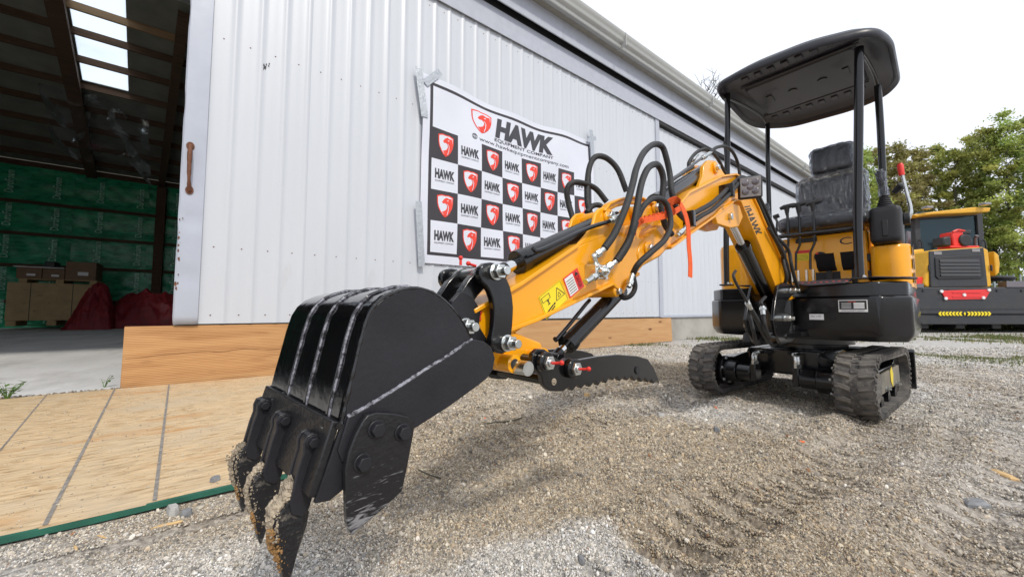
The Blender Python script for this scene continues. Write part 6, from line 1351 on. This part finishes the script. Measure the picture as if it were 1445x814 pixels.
# red machine standing on the hood
eg = empty('red_engine', (15.2, 12.0, 0), 0, 'small red engine with a black round air cleaner standing on the loader hood', 'engine')
e0 = vx([(15.162, 3.422), (15.562, 3.472), (15.523, 2.947), (15.175, 2.922)]); MB().prism(e0, .6, 1.0).build('engine_block', red_plastic, eg, bevel=.04)
e1 = vx([(14.785, 3.227), (15.059, 3.277), (15.059, 2.929), (14.764, 2.929)]); MB().prism(e1, .55, .9).build('muffler', plastic_blk, eg, bevel=.05)
q = vx([(15.565, 3.133)])[0]; MB().cyl((q[0], .55, q[1]), (q[0], .85, q[1]), .21, n=28).build('air_cleaner', plastic_blk, eg, bevel=.03)
MB().prism(vx([(15.614, 3.497), (15.963, 3.523), (15.927, 3.372), (15.604, 3.372)]), .7, 1.0).build('fuel_tank', black_lbl, eg, bevel=.03)
MB().box(e0[0][0] - .1, e0[1][0] + .5, .6, 1.0, e0[2][1] - .07, e0[2][1] - .002).build('base_rail', red_plastic, eg, bevel=.01)
mb = MB(); mb.tube([(e0[0][0], .58, e0[0][1]), (e0[0][0] + .15, .56, e0[0][1] + .06), (e0[1][0], .58, e0[0][1] + .03)], .03, 8, smooth=4); mb.build('handle', red_plastic, eg)

# ================================================================== FENCE
fe = empty('picket_fence', (20.0, 15.6, 0), 0, 'grey green steel picket fence standing behind the wheel loader', 'fence')
for i in range(46):
    mb = MB(); x = -1.0 + i * .28
    if i == 0: fsrc = MB().prism([(-.035, .1), (.035, .1), (.035, 2.15), (0, 2.28), (-.035, 2.15)], -.015, .015).build('picket', fence_m, fe); fsrc.location = (x, 0, 0)
    else: inst(fsrc, 'picket', fe, (x, 0, 0))
for z in (.45, 1.8): MB().box(-1.2, 12, .02, .07, z, z + .07).build('rail', fence_m, fe)
for i in range(5): MB().box(-1.2 + i * 3, -1.1 + i * 3, .03, .13, 0, 2.2).build('fence_post', fence_m, fe)

# ================================================================== TREES
def tree(x, y, h, rad, label, tint, shape='column', n=9000, ls=.16, trunk=.16, z0=.8, group='trees beyond the yard', name='deciduous_tree', seed=0, dens=1.0):
    r_ = np.random.default_rng(seed + 100)
    root = empty(name, (x, y, 0), 0, label, 'tree', group)
    tk = MB(); tk.tube([(0, 0, -.1), (.05, .03, h * .3), (-.05, .05, h * .6), (0, 0, h * .93)], [trunk, trunk * .8, trunk * .5, trunk * .12], 8, smooth=4)
    clumps = []
    nb = int(30 * dens)
    for i in range(nb):
        t = (i + r_.random()) / nb; z = z0 + (h - z0) * t
        if shape == 'column': env = rad * (1 - t ** 2.2) ** .6 * (.75 + .25 * min(1, t * 5))
        elif shape == 'cone': env = rad * (1 - t) ** .8 + .1
        else: env = rad * math.sin(PI * min(1, .12 + .88 * t) ** .9) ** .6
        for j in range(3):
            a = r_.uniform(0, 2 * PI); d = env * r_.uniform(.35, 1.0); c_ = (d * math.cos(a), d * math.sin(a), z + r_.uniform(-.3, .3)); clumps.append((c_, .20 * rad * r_.uniform(.6, 1.5)))
            if j == 0: tk.tube([(0, 0, z - env * .5), (c_[0] * .5, c_[1] * .5, z - env * .15), c_], [trunk * .28, trunk * .16, .01], 5)
    tk.build('trunk', bark, root)
    C_ = np.array([c[0] for c in clumps]); S_ = np.array([c[1] for c in clumps]); pk = r_.integers(0, len(clumps), n)
    off_ = r_.normal(0, .55, (n, 3)); off_[:, 2] *= .7; P = C_[pk] + off_ * S_[pk][:, None]
    a = r_.normal(0, 1, (n, 3)); a /= np.linalg.norm(a, axis=1)[:, None]; b = r_.normal(0, 1, (n, 3)); b -= a * (a * b).sum(1)[:, None]; b /= np.linalg.norm(b, axis=1)[:, None]
    s = ls * r_.uniform(.5, 1.3, n)[:, None]; V = np.stack([P - a * s, P + b * s * .5, P + a * s, P - b * s * .5], 1).reshape(-1, 3)
    me = bpy.data.meshes.new('crown'); me.vertices.add(4 * n); me.vertices.foreach_set('co', V.astype(np.float32).ravel()); me.loops.add(4 * n); me.loops.foreach_set('vertex_index', np.arange(4 * n, dtype=np.int32)); me.polygons.add(n); me.polygons.foreach_set('loop_start', np.arange(0, 4 * n, 4, dtype=np.int32)); me.update(calc_edges=True)
    ct = r_.uniform(.8, 1.5, len(clumps))[pk] * r_.uniform(.7, 1.35, n); hue = r_.random(len(clumps))[pk]
    T1 = np.array(tint[0]); T2 = np.array(tint[1]); col = (T1 * (1 - hue[:, None]) + T2 * hue[:, None]) * ct[:, None]; col = np.c_[np.clip(col, 0, 1), np.ones(n)]
    at = me.attributes.new('col', 'FLOAT_COLOR', 'POINT'); at.data.foreach_set('color', np.repeat(col, 4, 0).astype(np.float32).ravel()); me.materials.append(leaf_m)
    o = bpy.data.objects.new('crown', me); COL.objects.link(o); o.parent = root
    return root
olive = ((.24, .28, .07), (.38, .38, .10)); deep = ((.15, .21, .06), (.25, .28, .07)); rusty = ((.25, .21, .08), (.32, .31, .10)); fresh = ((.24, .33, .08), (.38, .42, .11))
T = [  # px, depth, top px y, radius, tint, label
 (1222, 19.0, 204, 1.35, fresh, 'bright green tree half hidden behind the canopy post and seat', 'column'),
 (1256, 21.0, 206, 1.3, rusty, 'thin brownish green tree just right of the red handled lever', 'column'),
 (1283, 20.0, 206, 1.15, rusty, 'rusty green tree rising left of the loader cab', 'column'),
 (1311, 21.0, 206, 1.25, rusty, 'slender brown tinged tree over the left edge of the loader cab roof', 'column'),
 (1337, 21.5, 204, 1.15, olive, 'slender olive tree with a pointed top behind the loader cab', 'column'),
 (1362, 20.5, 200, 1.15, olive, 'olive tree behind the right half of the loader cab roof', 'column'),
 (1386, 21.0, 190, 1.2, olive, 'tall olive tree rising just right of the loader cab roof', 'column'),
 (1410, 19.5, 180, 1.25, olive, 'tall yellowish green tree over the left end of the picket fence', 'column'),
 (1438, 19.0, 160, 1.5, fresh, 'tallest light green tree above the fence at the far right', 'column'),
 (1478, 19.0, 160, 1.5, deep, 'large dark green tree cut by the right edge of the picture', 'column'),
 (1190, 22.0, 222, 1.5, olive, 'olive tree showing between the barn end and the seat back', 'column'),
 (1150, 24.0, 236, 1.2, rusty, 'low brownish tree showing just past the end of the barn roof', 'column'),
]
for i, (px, dp, ty, rad, tint, lb, shp) in enumerate(T):
    x = (px - 722.5) / 522 * dp; h_ = .7 + (439 - ty) / 522 * dp * 1.0
    tree(x, dp, h_, rad, lb, tint, shp, n=15000, ls=.078, seed=i, z0=.6, dens=1.2, trunk=.11)
# two bare-ish trees peeping over the barn roof
def bare(x, y, h, label, seed, leafy=0):
    r_ = random.Random(seed); root = empty('bare_tree', (x, y, 0), 0, label, 'tree', 'trees over the barn roof'); mb = MB()
    mb.tube([(0, 0, 0), (.1, 0, h * .5), (0, 0, h * .8)], [.25, .16, .08], 8, smooth=3)
    for i in range(110):
        z = h * r_.uniform(.5, .84); a = r_.uniform(0, 2 * PI); L_ = r_.uniform(1.2, 2.6); e = Vector((math.cos(a) * L_ * .7, math.sin(a) * L_ * .7, z + L_ * .75)); s_ = Vector((0, 0, z)); m_ = s_.lerp(e, .5) + Vector((0, 0, -.2)); mb.tube([s_, m_, e], [.05, .03, .012], 5)
        for j in range(5): t = r_.uniform(.4, 1); p = s_.lerp(e, t); q = p + Vector((r_.uniform(-.7, .7), r_.uniform(-.7, .7), r_.uniform(.1, .8))); mb.tube([p, q], [.016, .006], 4)
    mb.build('branches', bark, root)
bare(13.2, 25.5, 18.6, 'bare twiggy tree top peeping over the barn gutter by the canopy corner', 3)
# ================================================================== GRASS, WEEDS, LITTER
def grass_patch(cx, cy, sx, sy, n, label, hmax=.05, name='grass'):
    V = []; F = []; Cc = []
    for i in range(n):
        x, y = cx + random.gauss(0, sx), cy + random.gauss(0, sy)
        if fbm(x, y, 1.3) < -.15: continue
        z = gh(x, y); a = random.uniform(0, 2 * PI); h_ = random.uniform(.3, 1) * hmax; w_ = .0035 + .0007 * y; l = random.uniform(-.5, .5) * h_
        k = len(V); V += [(x - w_ * math.cos(a), y - w_ * math.sin(a), z), (x + w_ * math.cos(a), y + w_ * math.sin(a), z), (x + l, y + l * .5, z + h_)]; F.append((k, k + 1, k + 2))
        g_ = random.uniform(.7, 1.3); c_ = (.12 * g_, .16 * g_, .045 * g_) if random.random() < .7 else (.26 * g_, .22 * g_, .10 * g_); Cc += [(*c_, 1)] * 3
    mb = MB().add(V, F); o = mb.build(name, grass_m, None, smooth=False); at = o.data.attributes.new('col', 'FLOAT_COLOR', 'POINT'); at.data.foreach_set('color', np.array(Cc, dtype=np.float32).ravel())
    return tag(o, label, 'grass', kind='stuff')
grass_patch(6.9, 5.6, .9, .45, 5000, 'thin patch of yellow green grass in the gravel behind the excavator', .04)
grass_patch(12.5, 9.6, 2.6, .8, 9000, 'worn grass strip in front of the wheel loader', .09)
grass_patch(20, 15.0, 6, .6, 9000, 'rough grass along the foot of the picket fence', .35)
grass_patch(*wall_xy(7.5, -.35), .5, .25, 700, 'sparse green weeds growing along the barn footing', .07)
grass_patch(*wall_xy(10.5, -.25), 1.0, .5, 1600, 'green weeds along the concrete base beyond the board end', .09)
def weed(px_g, h_, label, n=9, seed=0):
    x, y = px_g; r_ = random.Random(seed); root = empty('weed', (x, y, 0), 0, label, 'weed'); st_ = MB(); lf = MB()
    for i in range(n):
        a = r_.uniform(0, 2 * PI); l = r_.uniform(.5, 1) * h_; e = Vector((math.cos(a) * l * .6, math.sin(a) * l * .6, l)); st_.tube([(0, 0, 0), (e.x * .4, e.y * .4, e.z * .6), e], [.003, .002, .001], 5)
        for j in range(3): p = e * (.55 + .2 * j); d = Vector((r_.uniform(-1, 1), r_.uniform(-1, 1), r_.uniform(0, .5))) * h_ * .25; s = d.cross(Vector((0, 0, 1))) * .35; lf.add([p, p + d * .5 + s, p + d, p + d * .5 - s], [(0, 1, 2, 3)])
    m_ = MATS.get('weed_green') or mat('weed_green', (.10, .20, .035), .6); st_.build('stem', m_, root); lf.build('leaf', m_, root, smooth=False)
weed([(-3.935, 2.931)][0], .16, 'leafy green weed at the left edge by the barn sill', 22, 1)
weed([(-3.703, 3.408)][0], .13, 'small green sprout growing in the joint before the barn floor', 5, 2)
def litter(name, gx, size, m, label, cat, group=None, seed=0, rz=None):
    x, y = gx; z = gh(x, y); a, b = to_wall(x, y)
    if -4.6 < a < 1.14 and -2.99 < b < -.16: z = .022
    mb = MB(); n = 7; r_ = random.Random(seed); L_, W_, H_ = size
    ring = [(-.5, -.32), (-.2, -.5), (.3, -.42), (.5, -.1), (.42, .3), (.05, .5), (-.4, .36)]
    ring = [(a_ * L_ * r_.uniform(.85, 1.15), b_ * W_ * r_.uniform(.85, 1.15)) for a_, b_ in ring]
    mb.loft([[(p[0], p[1], 0) for p in ring], [(p[0], p[1], H_ * .6) for p in ring], [(p[0] * .75, p[1] * .7, H_) for p in ring]])
    o = mb.build(name, m, None, ang=30); o.location = (x, y, z); o.rotation_euler = (r_.uniform(-.1, .1), r_.uniform(-.1, .1), rz if rz is not None else r_.uniform(0, 6)); return tag(o, label, cat, group)
chipm = mat('pale_wood_chip', (.62, .42, .20), .8, vscale=30); rock_m = mat('blue_grey_rock', (.22, .225, .235), .8, var=.3, vscale=20, bump=.6, bscale=60); pale_rock = mat('pale_grey_rock', (.40, .39, .37), .85, var=.2, vscale=20, bump=.6, bscale=60); orange_sc = mat('orange_scrap', (.80, .18, .05), .7)
litter('rock', [(-1.191, 1.528)][0], (.035, .03, .018), rock_m, 'small blue grey stone lying on the strand board left of the bucket', 'stone', seed=1)
litter('rock', [(-1.188, 1.344)][0], (.05, .035, .03), pale_rock, 'pale stone touching the green board edge below the second line', 'stone', seed=2)
litter('rock', [(-1.141, 1.339)][0], (.035, .03, .022), rock_m, 'darker stone beside the pale one at the green board edge', 'stone', seed=3)
litter('rock', [(0.2, 1.115)][0], (.028, .02, .014), rock_m, 'dark blue stone in the pale gravel patch at the bottom', 'stone', seed=4)
litter('rock', [(1.682, 1.391)][0], (.10, .05, .02), rock_m, 'flat dark stone in the grey gravel at lower right', 'stone', seed=5)
litter('rock', [(1.134, 2.092)][0], (.04, .03, .022), rock_m, 'small dark stone before the left track of the excavator', 'stone', seed=6)
litter('rock', [(0.255, 2.364)][0], (.045, .03, .022), rock_m, 'small dark stone below the thumb plates', 'stone', seed=7)
litter('rock', [(0.889, 2.252)][0], (.045, .035, .02), pale_rock, 'small pale stone in the brown gravel before the machine', 'stone', seed=8)
litter('wood_chip', [(2.118, 1.638)][0], (.09, .04, .012), chipm, 'orange tan wood chip in the grey gravel at the right edge', 'wood chip', seed=9)
litter('wood_chip', [(0.632, 3.178)][0], (.05, .045, .03), chipm, 'small tan block of wood just below the thumb teeth', 'wood chip', seed=10)
litter('wood_chip', [(-1.15, 1.282)][0], (.09, .012, .006), chipm, 'thin brown splinter on the gravel below the board edge', 'wood chip', seed=11, rz=.35)
litter('wood_chip', [(-1.312, 1.158)][0], (.035, .007, .004), chipm, 'short pale splinter on the gravel at lower left', 'wood chip', seed=12, rz=-.6)
litter('wood_chip', [(-1.298, 1.215)][0], (.05, .006, .004), chipm, 'thin pale splinter close below the green board edge', 'wood chip', seed=13, rz=-.3)
litter('wood_chip', [(-4.25, 3.408)][0], (.10, .04, .006), chipm, 'tan wood scrap lying at the barn sill', 'wood chip', seed=14, rz=-.6)
for i, (p, lb) in enumerate((([(1.472, 2.72)][0], 'orange scrap on the gravel in front of the left track'), ([(0.557, 2.293)][0], 'orange scrap on the brown gravel below the arm'), ([(-0.186, 2.504)][0], 'orange scrap on the gravel right of the bucket'), ([(1.5, 1.963)][0], 'tiny orange scrap on the gravel in front of the right track'))):
    litter('plastic_scrap', p, (.07 if i < 2 else .04, .018, .006), orange_sc, lb, 'scrap', 'orange scraps on the gravel', seed=20 + i)
def twig(pts, r, label):
    P = [(x, y, gh(x, y) + .008 + .004 * (i % 2)) for i, (x, y) in enumerate(pts)]; o = MB().tube(P, r, 6, smooth=4).build('twig', bark, None); tag(o, label, 'twig')
twig([(-0.275, 2.239), (-0.134, 2.2), (-0.002, 2.279), (0.064, 2.364)], .004, 'curved brown twig on the gravel right of the bucket')
twig([(-0.411, 1.666), (-0.351, 1.617), (-0.297, 1.59)], .003, 'short thin twig on the gravel close to the side cutter')
